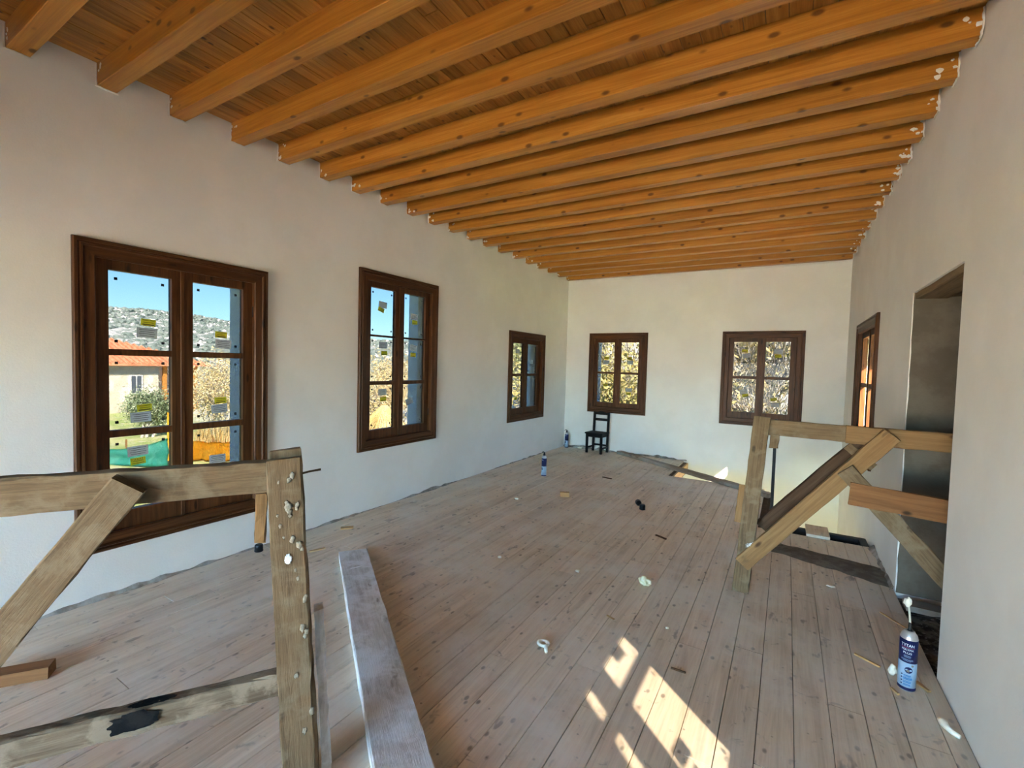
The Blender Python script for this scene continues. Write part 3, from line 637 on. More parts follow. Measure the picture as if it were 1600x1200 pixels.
# ------------------------------------------------------------------ guard rail at the doorway
gr = empty('guard_rail', (3.34, 3.47, 0)); tag(gr, 'rough timber guard rail with diagonal brace standing before the doorway', 'railing', 'makeshift timber guard rails')
Xv, Yv3 = Vector((1,0,0)), Vector((0,1,0))
timber('post', (3.340, 3.475, 0.0), (3.420, 3.475, 1.200), 0.098, 0.055, Xv, 'scaffold', gr, 20, 0.0025)
timber('post_cleat', (3.325, 3.505, 0.46), (3.345, 3.505, 0.72), 0.09, 0.03, Xv, 'pine_old', gr, 6, 0.004)
timber('top_rail', (3.46, 3.515, 1.130), (4.62, 3.515, 1.123), 0.102, 0.04, Z3, 'scaffold', gr, 18)
timber('rail_splice', (3.875, 3.480, 1.129), (4.62, 3.480, 1.124), 0.108, 0.024, Z3, 'pine_old', gr, 12)
timber('brace', (3.345, 3.428, 0.207), (4.088, 3.428, 1.151), 0.098, 0.04, Xv, 'pine_old', gr, 16)
timber('back_brace', (3.44, 3.60, 0.435), (3.99, 3.60, 1.10), 0.075, 0.05, Xv, 'dark_timber', gr, 10)
timber('rear_strut', (3.89, 3.56, 1.05), (4.03, 3.56, 0.93), 0.05, 0.03, Z3, 'scaffold', gr, 4)
timber('cross_brace', (3.875, 3.395, 0.925), (4.46, 3.395, 0.255), 0.094, 0.026, Xv, 'scaffold', gr, 10)
timber('cross_board', (3.90, 3.370, 0.790), (4.60, 3.370, 0.745), 0.132, 0.024, Z3, 'pine_brown', gr, 10)
timber('corner_cleat', (3.494, 3.50, 1.00), (3.50, 3.50, 1.085), 0.05, 0.05, Xv, 'scaffold', gr, 3, 0.004)
splat('nail_plate', (3.385, 3.446, 0.33), Xv, Z3, 0.026, 0.018, 'mortar', gr, 2)
bm = bmesh.new()
for x, y, z, r in ((3.395,3.425,0.335,.014),(3.410,3.43,0.35,.010),(3.38,3.43,0.322,.012)):
    b2 = blob_bm(r, 1, 1, 0.8, seed=z*40, amp=0.5, sub=2)
    for f in b2.faces: bm.faces.new([bm.verts.new(v.co+Vector((x, y, z))) for v in f.verts])
    b2.free()
obj('plaster_lump', bm, M['plaster'], gr)

# ------------------------------------------------------------------ loose planks
o = timber('plank', (0.762, 2.378, 0.026), (3.02, 0.775, 0.026), 0.205, 0.052, (0.58, 0.81, 0), 'scaffold_grey', None, 26, 0.003, 0.005)
tag(o, 'wide cement-grey plank lying on the floor beside the left guard rail', 'plank')
splat('chalk_mark', (1.02, 2.19, 0.0545), (0.9, -0.35, 0), (0.35, 0.9, 0), 0.006, 0.045, 'white_print', o, 6, 0.2)
o = timber('plank', (1.09, 7.86, 0.026), (3.44, 6.26, 0.026), 0.115, 0.05, (0.56, 0.82, 0), 'plank_brown', None, 20, 0.002, 0.004)
tag(o, 'long brown plank laid diagonally across the stair hole corner', 'plank')

# ------------------------------------------------------------------ steel stair frame in the hole
st = empty('stair_frame', (3.90, 5.26, LOW)); tag(st, 'black steel stair frame set in the floor hole', 'stair')
board('steel_beam', (3.46, 5.225, -0.10), (4.235, 5.285, -0.012), 'black_steel', st, 0, 0.002)
board('steel_beam', (4.175, 5.01, -0.10), (4.235, 5.225, -0.012), 'black_steel', st, 1, 0.002)
board('steel_post', (3.455, 5.585, LOW), (3.485, 5.615, 1.0), 'black_steel', st, 2, 0.002)
board('steel_leg', (4.18, 5.23, LOW), (4.23, 5.28, -0.10), 'black_steel', st, 2, 0.002)
board('steel_leg', (3.47, 5.23, LOW), (3.52, 5.28, -0.10), 'black_steel', st, 2, 0.002)
o = board('floor_offcut', (3.765, 4.985, 0.003), (3.945, 5.30, 0.028), 'floor', None, 1, 0.002)
tag(o, 'short floor board offcut bridging the hole onto the black steel frame', 'board')

# ------------------------------------------------------------------ black chair
ch = empty('chair', (0.72, 7.70, 0)); tag(ch, 'small black wooden chair standing by the end wall', 'chair')
xl, xr, yf, yb = 0.575, 0.885, 7.57, 7.845
yawc = 0.09
def cp(x, y, z):
    c, s = math.cos(-yawc), math.sin(-yawc); dx, dy = x-0.72, y-7.70
    return Vector((0.72+c*dx-s*dy, 7.70+s*dx+c*dy, z))
bk = 'black_wood'; XD = cp(1.72, 7.70, 0)-cp(0.72, 7.70, 0)
for x in (xl+0.02, xr-0.02):
    timber('leg', cp(x, yf+0.02, 0), cp(x, yf+0.02, 0.335), 0.038, 0.038, XD, bk, ch, 2, 0.0, 0.003)
    timber('back_post', cp(x, yb-0.01, 0), cp(x, yb+0.02, 0.69), 0.036, 0.032, XD, bk, ch, 4, 0.0, 0.003)
    timber('stretcher', cp(x, yf+0.03, 0.09), cp(x, yb-0.02, 0.09), 0.028, 0.018, Z3, bk, ch, 2, 0.0)
    timber('apron', cp(x, yf+0.03, 0.305), cp(x, yb-0.02, 0.305), 0.045, 0.018, Z3, bk, ch, 2, 0.0)
timber('seat', cp(0.73, yf-0.012, 0.347), cp(0.73, yb+0.0, 0.347), 0.335, 0.024, XD, bk, ch, 4, 0.0, 0.004)
timber('apron', cp(xl+0.03, yf+0.02, 0.305), cp(xr-0.03, yf+0.02, 0.305), 0.05, 0.018, Z3, bk, ch, 2, 0.0)
timber('stretcher', cp(xl+0.03, yb-0.01, 0.12), cp(xr-0.03, yb-0.01, 0.12), 0.032, 0.018, Z3, bk, ch, 2, 0.0)
timber('back_slat', cp(xl+0.03, yb+0.012, 0.568), cp(xr-0.03, yb+0.012, 0.568), 0.045, 0.018, Z3, bk, ch, 2, 0.0)
bm = bmesh.new(); prof = []                            # crest rail with a scalloped top
nn = 24
for i in range(nn+1):
    f = i/nn*2-1; top = 0.03+0.012*math.cos(f*math.pi*1.5)*(1-abs(f)*0.4); prof.append((f*0.152, top))
fr_ = [bm.verts.new((x, -0.022, -0.009)) for x, _ in prof], [bm.verts.new((x, t_, -0.009)) for x, t_ in prof], [bm.verts.new((x, t_, 0.009)) for x, t_ in prof], [bm.verts.new((x, -0.022, 0.009)) for x, _ in prof]
for i in range(nn):
    for k in range(4): bm.faces.new((fr_[k][i], fr_[k][i+1], fr_[(k+1)%4][i+1], fr_[(k+1)%4][i]))
bm.faces.new([fr_[k][0] for k in range(4)]); bm.faces.new([fr_[k][nn] for k in range(4)][::-1]); bmesh.ops.recalc_face_normals(bm, faces=bm.faces[:])
obj('crest_rail', bm, M[bk], ch, frame_m(cp(0.73, yb+0.02, 0.675), XD, Z3))

# ------------------------------------------------------------------ foam cans
CR, CH = 0.0345, 0.262
def curved(me_or_bm, r, parent, name, mat, Mw):
    me = me_or_bm if isinstance(me_or_bm, bpy.types.Mesh) else to_mesh(me_or_bm, name, None)
    for v in me.vertices:
        a = v.co.x/r; rr = r+v.co.z; v.co = Vector((rr*math.sin(a), -rr*math.cos(a), v.co.y))
    me.materials.clear(); me.materials.append(M[mat])
    return obj(name, me, None, parent, Mw)
def grid_bm(w, h, cx, cy, nx=10, ny=1, z=0.0):
    bm = bmesh.new(); g = [[bm.verts.new((cx-w/2+w*i/nx, cy-h/2+h*j/ny, z)) for j in range(ny+1)] for i in range(nx+1)]
    for i in range(nx):
        for j in range(ny): bm.faces.new((g[i][j], g[i+1][j], g[i+1][j+1], g[i][j+1]))
    return bm
def lathe_on(prof, name, mat, parent, Mw): return obj(name, lathe(prof, 28), M[mat], parent, Mw, True)
def foam_can(x, y, rz, label, straw, detail):
    can = empty('foam_can', (x, y, 0)); tag(can, label, 'can', 'foam adhesive cans')
    Mw = Matrix.Translation((x, y, 0.0)) @ Matrix.Rotation(rz, 4, 'Z')
    lathe_on([(0.031,0.0),(CR,0.004),(CR,CH-0.014),(0.030,CH+0.004),(0.022,CH+0.014),(0.0205,CH+0.020),(0.014,CH+0.021)], 'body', 'tin', can, Mw)
    e = 0.0004
    lathe_on([(CR+e,0.006),(CR+e,0.020)], 'base_band', 'navy', can, Mw)
    lathe_on([(CR+e,0.020),(CR+e,0.138)], 'lower_label', 'pale_blue', can, Mw)
    lathe_on([(CR+e,0.138),(CR+e,CH-0.015)], 'upper_label', 'navy', can, Mw)
    r = CR+0.0008
    for body, size, z in (('TYTAN', 0.0185, 0.222), ('POLYFIX', 0.0125, 0.201), ('PLUS', 0.0125, 0.185)):
        if not detail and body != 'TYTAN': continue
        me = text_mesh(body, size)
        xs = [v.co.x for v in me.vertices]; k = (0.050 if body == 'TYTAN' else 0.046 if body == 'POLYFIX' else 0.032)/(max(xs)-min(xs))
        for v in me.vertices: v.co = Vector((v.co.x*k-0.004, v.co.y*1.0+z, 0))
        curved(me, r, can, 'lettering', 'white_print', Mw)
    if detail:
        curved(grid_bm(0.054, 0.0012, -0.003, 0.2115), r, can, 'red_line', 'red_print', Mw)
        bl = bmesh.new()
        for w_, z in ((0.026,0.1725),(0.028,0.1685),(0.024,0.1645),(0.045,0.155),(0.047,0.1515),(0.030,0.1475)):
            g = grid_bm(w_, 0.0013, -0.004, z)
            for f in g.faces: bl.faces.new([bl.verts.new(v.co) for v in f.verts])
            g.free()
        curved(bl, r, can, 'small_print', 'pale_blue', Mw)
        bl = bmesh.new()
        for w_, h_, cx, z in ((0.028,0.0042,0.0,0.078),(0.030,0.0022,0.002,0.0725),(0.034,0.0042,0.002,0.066),(0.034,0.0042,0.002,0.0602),(0.030,0.0030,0.0,0.051),(0.030,0.0040,0.0,0.045),(0.026,0.003,0.0,0.036),(0.028,0.003,0.0,0.031)):
            g = grid_bm(w_, h_, cx, z)
            for f in g.faces: bl.faces.new([bl.verts.new(v.co) for v in f.verts])
            g.free()
        curved(bl, r, can, 'blue_print', 'sky_blue', Mw)
        bl = bmesh.new()
        for z in (0.078, 0.064, 0.049, 0.034):
            g = grid_bm(0.006, 0.006, -0.021, z)
            for f in g.faces: bl.faces.new([bl.verts.new(v.co) for v in f.verts])
            g.free()
        curved(bl, r, can, 'bullet_marks', 'navy', Mw)
    def disc(cx, cz, rad, mat, nm, zoff):
        bm = bmesh.new(); n = 24; c = bm.verts.new((cx, cz, zoff)); vs = [bm.verts.new((cx+rad*math.cos(2*math.pi*i/n), cz+rad*math.sin(2*math.pi*i/n), zoff)) for i in range(n)]
        for i in range(n): bm.faces.new((c, vs[i], vs[(i+1)%n]))
        curved(bm, r, can, nm, mat, Mw)
    disc(0.004, 0.105, 0.0150, 'navy', 'emblem', 0.0)
    if detail:
        disc(0.002, 0.1015, 0.0062, 'mortar', 'emblem_mark', 0.0003); disc(0.018, 0.128, 0.0052, 'mortar', 'badge', 0.0)
    lathe_on([(0.0135,CH+0.020),(0.010,CH+0.022),(0.0065,CH+0.030),(0.0065,CH+0.048),(0.005,CH+0.060)], 'valve', 'black_plastic', can, Mw)
    if straw:
        bm = bmesh.new(); add_tube(bm, [(0,0,CH+0.055),(-0.004,0,CH+0.10),(-0.010,-0.002,CH+0.145)], [0.0042,0.004,0.0038], 8); s = obj('straw', bm, M['straw'], can, Mw, True)
        fb = blob_bm(0.0155, 0.95, 0.8, 1.45, 4, 0.35); obj('foam_plug', fb, M['foam'], s, Mw @ Matrix.Translation((-0.013, -0.002, CH+0.130)), True)
    else:                                              # dispensing trigger clipped on the valve
        lathe_on([(0.017,CH+0.018),(0.018,CH+0.028),(0.012,CH+0.040),(0.010,CH+0.062)], 'collar', 'black_plastic', can, Mw)
        bm = bmesh.new(); add_tube(bm, [(0.004,0,CH+0.055),(-0.02,0,CH+0.066),(-0.045,0,CH+0.058),(-0.056,0,CH+0.046)], [0.008,0.007,0.006,0.004], 8)
        obj('trigger', bm, M['black_plastic'], can, Mw, True)
    return can
foam_can(4.107, 2.842, -0.16, 'blue foam can with foam-clogged straw by the right wall edge', True, True)
foam_can(0.768, 5.585, -0.46, 'dark blue foam can standing alone on the open floor', False, False)
foam_can(0.112, 7.800, -0.40, 'dark blue foam can in the corner beside the black chair', False, False)

# ------------------------------------------------------------------ small things on the floor
def cap(x, y, label, rx=0.0, ry=0.0, rz=0.0, r=0.030, h=0.055):
    t_ = empty('plastic_cap', (x, y, 0)); tag(t_, label, 'cap', 'black plastic can caps')
    Mw = Matrix.Translation((x, y, r if rx else 0.0)) @ Matrix.Rotation(rz, 4, 'Z') @ Matrix.Rotation(rx, 4, 'X')
    if rx: Mw = Mw @ Matrix.Translation((0, 0, -h/2))
    obj('shell', lathe([(r*0.97,0.0),(r,0.002),(r,h-0.012),(r*0.92,h-0.003),(r*0.8,h)], 22), M['black_plastic'], t_, Mw, False)
    obj('rim', lathe([(r+0.0015,0.004),(r+0.0015,0.010),(r,0.011)], 22), M['black_plastic'], t_, Mw)
cap(2.215, 5.015, 'black plastic cap on mid floor, the one lying on its side', math.pi/2, 0, 0.5)
cap(2.290, 4.895, 'black plastic cap on mid floor, the upright one of the pair')
cap(0.085, 2.045, 'black plastic cap at the foot of the left wall')
def chip(name, p0, p1, w, t, label, cat, mat='pine_fresh', group='wood scraps on the floor', ydir=None):
    p0, p1 = Vector((p0[0], p0[1], t/2)), Vector((p1[0], p1[1], t/2)); d = p1-p0
    o = timber(name, p0, p1, w, t, ydir or Vector((-d.y, d.x, 0)), mat, None, 3, 0.0008, 0.0012); tag(o, label, cat, group); return o
chip('wood_block', (1.36, 4.83), (1.455, 4.875), 0.05, 0.05, 'small fresh pine block on the open floor', 'block', 'pine_fresh')
chip('wood_block', (0.50, 0.49), (0.665, 0.722), 0.075, 0.055, 'brown pine block lying behind the left guard rail', 'block', 'pine_brown')
chip('wood_stick', (3.925, 3.03), (4.025, 2.965), 0.012, 0.008, 'thin wooden stick left of the foam can with straw', 'stick')
chip('wood_stick', (4.045, 2.795), (4.065, 2.755), 0.012, 0.008, 'tiny wood scrap just in front of the foam can with straw', 'stick')
chip('wood_stick', (4.160, 2.92), (4.195, 2.86), 0.016, 0.009, 'pale splint between the foam can with straw and the wall', 'stick')
chip('wood_stick', (2.60, 4.20), (2.70, 4.15), 0.018, 0.010, 'short dark brown stick on the mid floor', 'stick', 'dark_timber')
chip('wood_stick', (3.115, 2.365), (3.185, 2.365), 0.011, 0.007, 'dark sliver of wood just right of the sunlit patch', 'stick', 'dark_timber')
chip('wood_stick', (2.68, 2.66), (2.73, 2.64), 0.010, 0.006, 'pale sliver of wood above the sunlit patch', 'stick')
chip('wood_stick', (4.25, 3.47), (4.12, 3.66), 0.010, 0.006, 'pale sliver of wood before the doorway', 'stick')
chip('wood_stick', (1.45, 6.00), (1.59, 5.98), 0.014, 0.012, 'dark stick on the floor in front of the chair', 'stick', 'dark_timber')
chip('wood_chip', (0.20, 2.72), (0.27, 2.80), 0.05, 0.012, 'flat pine chip near the left wall behind the post', 'chip')
chip('wood_chip', (0.42, 2.25), (0.46, 2.36), 0.024, 0.010, 'narrow pine chip between the left post and the grey plank', 'chip')
def blob(name, x, y, r, label, mat='foam', sx=1, sy=1, sz=0.6, seed=1, amp=0.4, group='dried foam blobs on the floor'):
    o = obj(name, blob_bm(r, sx, sy, sz, seed, amp), M[mat], None, Matrix.Translation((x, y, 0.0)), True); tag(o, label, 'foam', group); return o
blob('foam_blob', 2.772, 3.175, 0.036, 'largest yellowish foam lump in the middle of the floor', 'foam_yellow', 1.1, 0.9, 0.75, 2, 0.55)
bm = bmesh.new(); pts = [(0.026*math.cos(t_), 0.024*math.sin(t_), 0.009) for t_ in [i*0.42 for i in range(15)]] + [(0.03,-0.03,0.008),(0.045,-0.055,0.006)]
add_tube(bm, pts, [0.009+0.002*math.sin(i) for i in range(len(pts))], 8)
tag(obj('foam_ring', bm, M['foam'], None, Matrix.Translation((2.49, 2.185, 0.002)), True), 'curled white foam ring right of the grey plank', 'foam', 'dried foam blobs on the floor')
blob('foam_blob', 2.30, 3.105, 0.015, 'small white foam crumb beside a knot left of the yellowish lump', 'foam', 1.1, 0.9, 0.7, 5)
blob('foam_blob', 1.70, 2.99, 0.016, 'small white foam crumb in line with the end of the grey plank', 'foam', 1, 0.9, 0.6, 6)
blob('foam_blob', 4.070, 2.93, 0.019, 'white foam lump peeking out behind the foam can with straw', 'foam', 0.9, 0.9, 1.3, 7)
blob('foam_blob', 2.05, 6.25, 0.022, 'flat white crumb in front of the diagonal plank', 'foam', 1.2, 0.8, 0.35, 8)
blob('foam_blob', 3.88, 3.90, 0.020, 'flat pale crumb under the doorway guard rail', 'foam', 1.3, 0.7, 0.3, 9)
blob('foam_blob', 1.02, 4.42, 0.020, 'small cream crumb left of the pine block', 'foam', 1.2, 0.7, 0.5, 10)
blob('foam_blob', 0.35, 7.86, 0.028, 'white crumb by the end wall between can and chair', 'foam', 1.6, 0.7, 0.5, 11)
blob('foam_blob', 3.02, 2.72, 0.010, 'tiny white crumb to the right above the sunlit patch', 'foam', 1, 1, 0.6, 12)
bm = bmesh.new(); add_tube(bm, [(0,0.040,0.016),(0.006,0.022,0.019),(0.012,0.0,0.015),(0.028,-0.022,0.013),(0.046,-0.036,0.012)], [0.013,0.017,0.012,0.011,0.009], 10)
tag(obj('foam_drip', bm, M['foam'], None, Matrix.Translation((4.185, 2.592, -0.001)), True), 'white foam drip squeezed out at the foot of the right wall', 'foam', 'dried foam blobs on the floor')
#PART3

# ------------------------------------------------------------------ outdoors
GZ = -3.1
def sstep(a, b, x): t_ = max(0.0, min(1.0, (x-a)/(b-a))); return t_*t_*(3-2*t_)
def ground_z(x, y):
    dx, dy = x-3.55, y; rho = math.hypot(dx, dy); az = math.degrees(math.atan2(-dx, dy))      # 0 ahead along the room, 90 to the left
    ridge = 11.2*sstep(35, 66, az) + 4.2*(1-sstep(40, 62, az)) - 7*sstep(95, 140, az)
    g0 = GZ + 1.45*sstep(0.5, 4.0, -x)*sstep(-12, 2, y)
    h = g0 + (ridge-g0)*sstep(42, 150, rho)
    h += 9.5*sstep(9.5, 46, rho)*(1-sstep(22, 50, abs(az)))                                    # bank behind the end wall
    h += 1.6*noise.noise(Vector((x*0.03, y*0.03, 3)))*sstep(30, 80, rho) + 0.12*noise.noise(Vector((x*0.4, y*0.4, 1)))*sstep(7, 14, rho)
    return h
M['terrain'] = None
m, nt, b = new_mat('hill_and_grass'); geo = N(nt, 'ShaderNodeNewGeometry')
vec = geo.outputs['Position']
near = mixc(nt, maprange(nt, noise_tex(nt, vec, 0.55, 6, 0.65), 0.42, 0.60), (0.28, 0.38, 0.09), (0.52, 0.52, 0.22))
near = mixc(nt, maprange(nt, noise_tex(nt, vec, 4.0, 4, 0.7), 0.50, 0.64), near, (0.60, 0.56, 0.38))
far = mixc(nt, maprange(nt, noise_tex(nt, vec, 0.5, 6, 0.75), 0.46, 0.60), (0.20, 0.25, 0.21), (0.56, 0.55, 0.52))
sep = N(nt, 'ShaderNodeVectorMath', operation='LENGTH'); nt.links.new(vec, sep.inputs[0])
sx = N(nt, 'ShaderNodeSeparateXYZ'); nt.links.new(vec, sx.inputs[0])
scree = mixc(nt, maprange(nt, noise_tex(nt, vec, 1.6, 5, 0.7), 0.44, 0.60), (0.58, 0.55, 0.42), (0.80, 0.78, 0.72))     # pale dry bank behind the house
near = mixc(nt, maprange(nt, sx.outputs['Y'], 9.0, 15.0), near, scree)
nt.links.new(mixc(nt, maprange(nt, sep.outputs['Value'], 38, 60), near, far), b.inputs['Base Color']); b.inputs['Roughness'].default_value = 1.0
M['terrain'] = m
bm = bmesh.new(); rs = [0.0, 5]+[5*1.085**k for k in range(1, 50)]; NA = 144; g = []
for r_ in rs:
    row = []
    for k in range(NA):
        a = 2*math.pi*k/NA; x, y = 2+r_*math.cos(a), 3+r_*math.sin(a); row.append(bm.verts.new((x, y, ground_z(x, y))))
    g.append(row)
for A, B in zip(g[1:], g[2:]):
    for k in range(NA): bm.faces.new((A[k], B[k], B[(k+1)%NA], A[(k+1)%NA]))
bm.faces.new(g[1]); 
for v in g[0]: bm.verts.remove(v)
bmesh.ops.recalc_face_normals(bm, faces=bm.faces[:])
tag(obj('ground', bm, M['terrain'], smooth=True), 'sunlit grass and rocky scrub hillside outside the windows', kind='structure')

M['leaf_olive'] = rough_mat('olive_leaf', (0.162, 0.223, 0.115), (0.405, 0.459, 0.297), 3.0, 0.7, 20, 0.0)
M['leaf_yellow'] = rough_mat('yellow_leaf', (0.621, 0.513, 0.189), (0.540, 0.513, 0.243), 2.5, 0.8, 20, 0.0)
M['leaf_green'] = rough_mat('green_leaf', (0.270, 0.365, 0.162), (0.540, 0.540, 0.297), 2.5, 0.8, 20, 0.0)
M['leaf_dry'] = rough_mat('dry_leaf', (0.598, 0.468, 0.221), (0.728, 0.624, 0.390), 2.5, 0.9, 20, 0.0)
M['bark'] = rough_mat('pale_bark', (0.459, 0.419, 0.365), (0.675, 0.634, 0.567), 5.0, 0.95, 40, 0.3)
M['bark_dark'] = rough_mat('grey_bark', (0.40, 0.375, 0.33), (0.66, 0.63, 0.57), 5.0, 0.95, 40, 0.3)
M['scrub'] = rough_mat('hill_scrub', (0.172, 0.218, 0.190), (0.265, 0.305, 0.270), 0.3, 1.0, 3, 0.0)
M['rock'] = rough_mat('pale_rock', (0.600, 0.576, 0.540), (0.744, 0.720, 0.684), 0.5, 1.0, 3, 0.0)
M['stone'] = rough_mat('house_stone', (0.594, 0.540, 0.432), (0.783, 0.729, 0.621), 1.6, 0.95, 8, 0.4, (0.459, 0.405, 0.324))
M['tile_red'] = rough_mat('red_roof_tile', (0.572, 0.221, 0.117), (0.728, 0.325, 0.182), 3.0, 0.9, 10, 0.3)
M['band'] = flat('grey_render_band', (0.30, 0.33, 0.33), 0.9)
M['orange_wood'] = flat('orange_stained_wood', (0.50, 0.22, 0.05), 0.7)
M['orange_sheet'] = rough_mat('orange_sheet', (0.62, 0.28, 0.015), (0.72, 0.38, 0.04), 2.0, 0.7, 20, 0.2)
M['teal_net'] = rough_mat('teal_net', (0.05, 0.36, 0.29), (0.12, 0.46, 0.38), 3.0, 0.8, 60, 0.3)
M['reed'] = rough_mat('dry_reed', (0.625, 0.463, 0.188), (0.800, 0.637, 0.325), 3.0, 0.9, 30, 0.2)
M['far_glass'] = flat('dark_far_glass', (0.08, 0.10, 0.13), 0.2)
M['white_render'] = flat('white_far_render', (0.66, 0.65, 0.62), 0.9)

# scrub bushes and rocks scattered on the hill: uncountable
def scatter(name, n, mat, size, lab, cat, seed, azr=(-12, 88)):
    rnd = random.Random(seed); bm = bmesh.new(); ico = bmesh.new(); bmesh.ops.create_icosphere(ico, subdivisions=1, radius=1)
    base = [v.co.copy() for v in ico.verts]; fac = [[v.index for v in f.verts] for f in ico.faces]; ico.free()
    for _ in range(n):
        az = math.radians(rnd.uniform(*azr)); rho = 44+112*rnd.random()**0.8; x, y = 3.55-rho*math.sin(az), rho*math.cos(az)
        s = rnd.uniform(*size); z = ground_z(x, y)+s*0.15
        vs = [bm.verts.new((x+c.x*s*rnd.uniform(.7,1.2), y+c.y*s*rnd.uniform(.7,1.2), z+c.z*s*0.7*rnd.uniform(.7,1.2))) for c in base]
        for f in fac: bm.faces.new([vs[i] for i in f])
    tag(obj(name, bm, M[mat]), lab, cat, kind='stuff')
scatter('hill_scrub', 9000, 'scrub', (0.25, 0.75), 'grey-green scrub dotted over the hillside', 'scrub', 3)
scatter('hill_rocks', 2200, 'rock', (0.2, 0.55), 'pale rocks scattered over the hillside', 'rocks', 5)

def branches(bm, p, d, L, r, depth, rnd, tips, spread=0.55, sides=4, rmin=0.006):
    n = 3; pts = [p]; q = p.copy(); dd = d.copy()
    for i in range(n):
        dd = (dd+Vector((rnd.uniform(-.18,.18), rnd.uniform(-.18,.18), rnd.uniform(-.05,.14)))).normalized(); q = q+dd*L/n; pts.append(q.copy())
    add_tube(bm, pts, [r*(1-0.45*i/n) for i in range(n+1)], sides, False)
    if depth == 0: tips.append((q, dd)); return
    for k in range(rnd.choice((3, 3, 4))):
        a = pts[rnd.choice((1, 2, 3))] if k else pts[3]
        nd = (dd+Vector((rnd.uniform(-1,1), rnd.uniform(-1,1), rnd.uniform(-.35,.8)))*spread).normalized()
        branches(bm, a, nd, L*rnd.uniform(.6,.82), max(r*0.58, rmin), depth-1, rnd, tips, spread, 3 if depth < 3 else 4, rmin)
def leaves(bm, tips, per, size, rnd, rad):
    for q, d in tips:
        for _ in range(per):
            c = q+Vector((rnd.gauss(0, rad), rnd.gauss(0, rad), rnd.gauss(0, rad)))
            u = Vector((rnd.uniform(-1,1), rnd.uniform(-1,1), rnd.uniform(-1,1))).normalized(); v = u.cross(Vector((rnd.uniform(-1,1), rnd.uniform(-1,1), rnd.uniform(-1,1)))).normalized()
            s = size*rnd.uniform(.6,1.3); bm.faces.new([bm.verts.new(c+u*s), bm.verts.new(c+v*s*.4), bm.verts.new(c-u*s), bm.verts.new(c-v*s*.4)])
def tree(name, x, y, h, seed, label, cat, leaf=None, per=6, lsize=0.09, rad=0.25, depth=4, r0=0.11, spread=0.55, stems=1, group='trees and shrubs outside the windows', zoff=0.0, bark='bark', rmin=0.006):
    rnd = random.Random(seed); z = ground_z(x, y)+zoff; t_ = empty(name, (x, y, z)); tag(t_, label, cat, group)
    bm = bmesh.new(); tips = []
    for s in range(stems):
        d = Vector((rnd.uniform(-.3,.3)*(stems > 1), rnd.uniform(-.3,.3)*(stems > 1), 1)).normalized()
        branches(bm, Vector((x+rnd.uniform(-.25,.25)*(stems > 1), y+rnd.uniform(-.25,.25)*(stems > 1), z-0.1)), d, h*0.36, r0, depth, rnd, tips, spread, 4, rmin)
    obj('branches', bm, M[bark], t_, smooth=True)
    if leaf:
        bl = bmesh.new(); leaves(bl, tips, per, lsize, rnd, rad); obj('foliage', bl, M[leaf], t_)
    return t_
tree('olive_tree', -17.9, 8.1, 1.75, 11, 'silvery olive tree in front of the stone house', 'tree', 'leaf_olive', 26, 0.05, 0.20, 4, 0.07, 0.8, 3)
tree('bare_shrub', -15.7, 9.45, 2.7, 12, 'dry bare thicket seen through the near left window', 'shrub', 'leaf_dry', 9, 0.05, 0.25, 4, 0.04, 0.7, 4)
tree('bare_shrub', -20.2, 12.4, 3.2, 13, 'taller dry thicket behind, seen through the near left window', 'shrub', 'leaf_dry', 8, 0.06, 0.3, 4, 0.04, 0.7, 4)
tree('bare_shrub', -8.4, 11.5, 2.6, 14, 'tan dry thicket seen through the middle left window', 'shrub', 'leaf_dry', 10, 0.05, 0.25, 4, 0.04, 0.7, 4)
tree('bare_shrub', -12.4, 15.4, 3.2, 15, 'dry thicket beyond the thatched shelter', 'shrub', 'leaf_dry', 10, 0.06, 0.3, 4, 0.04, 0.7, 4)
for i, (x, y, h) in enumerate(((-4.2, 14.5, 4.6), (-2.2, 13.0, 4.4), (-0.6, 12.2, 4.8), (-6.0, 16.5, 5.2))):
    tree('leafy_shrub', x, y, h, 21+i, ['green leafy shrub beyond the far left window', 'yellow-leaved shrub left of centre beyond the chair window', 'yellow-green shrub right of centre beyond the chair window', 'tall shrub deepest beyond the far left window'][i], 'shrub',
         ['leaf_green', 'leaf_yellow', 'leaf_yellow', 'leaf_green'][i], 16, 0.07, 0.32, 4, 0.05, 0.75, 3)
for i, (x, y, h) in enumerate(((2.3, 12.0, 6.0), (3.3, 13.4, 6.5), (4.1, 12.2, 6.2), (3.0, 16.0, 7.0), (1.4, 14.4, 6.4))):
    tree('bare_tree', x, y, h, 41+i, ['leftmost near bare tree beyond the railing window', 'middle bare tree beyond the railing window', 'rightmost bare tree beyond the railing window', 'deepest bare tree beyond the railing window', 'bare tree left behind the others beyond the railing window'][i], 'tree',
         ['leaf_yellow', None, 'leaf_dry', None, 'leaf_yellow'][i], 4, 0.07, 0.3, 5, 0.10, 0.62, 2, bark='bark_dark', rmin=0.013)

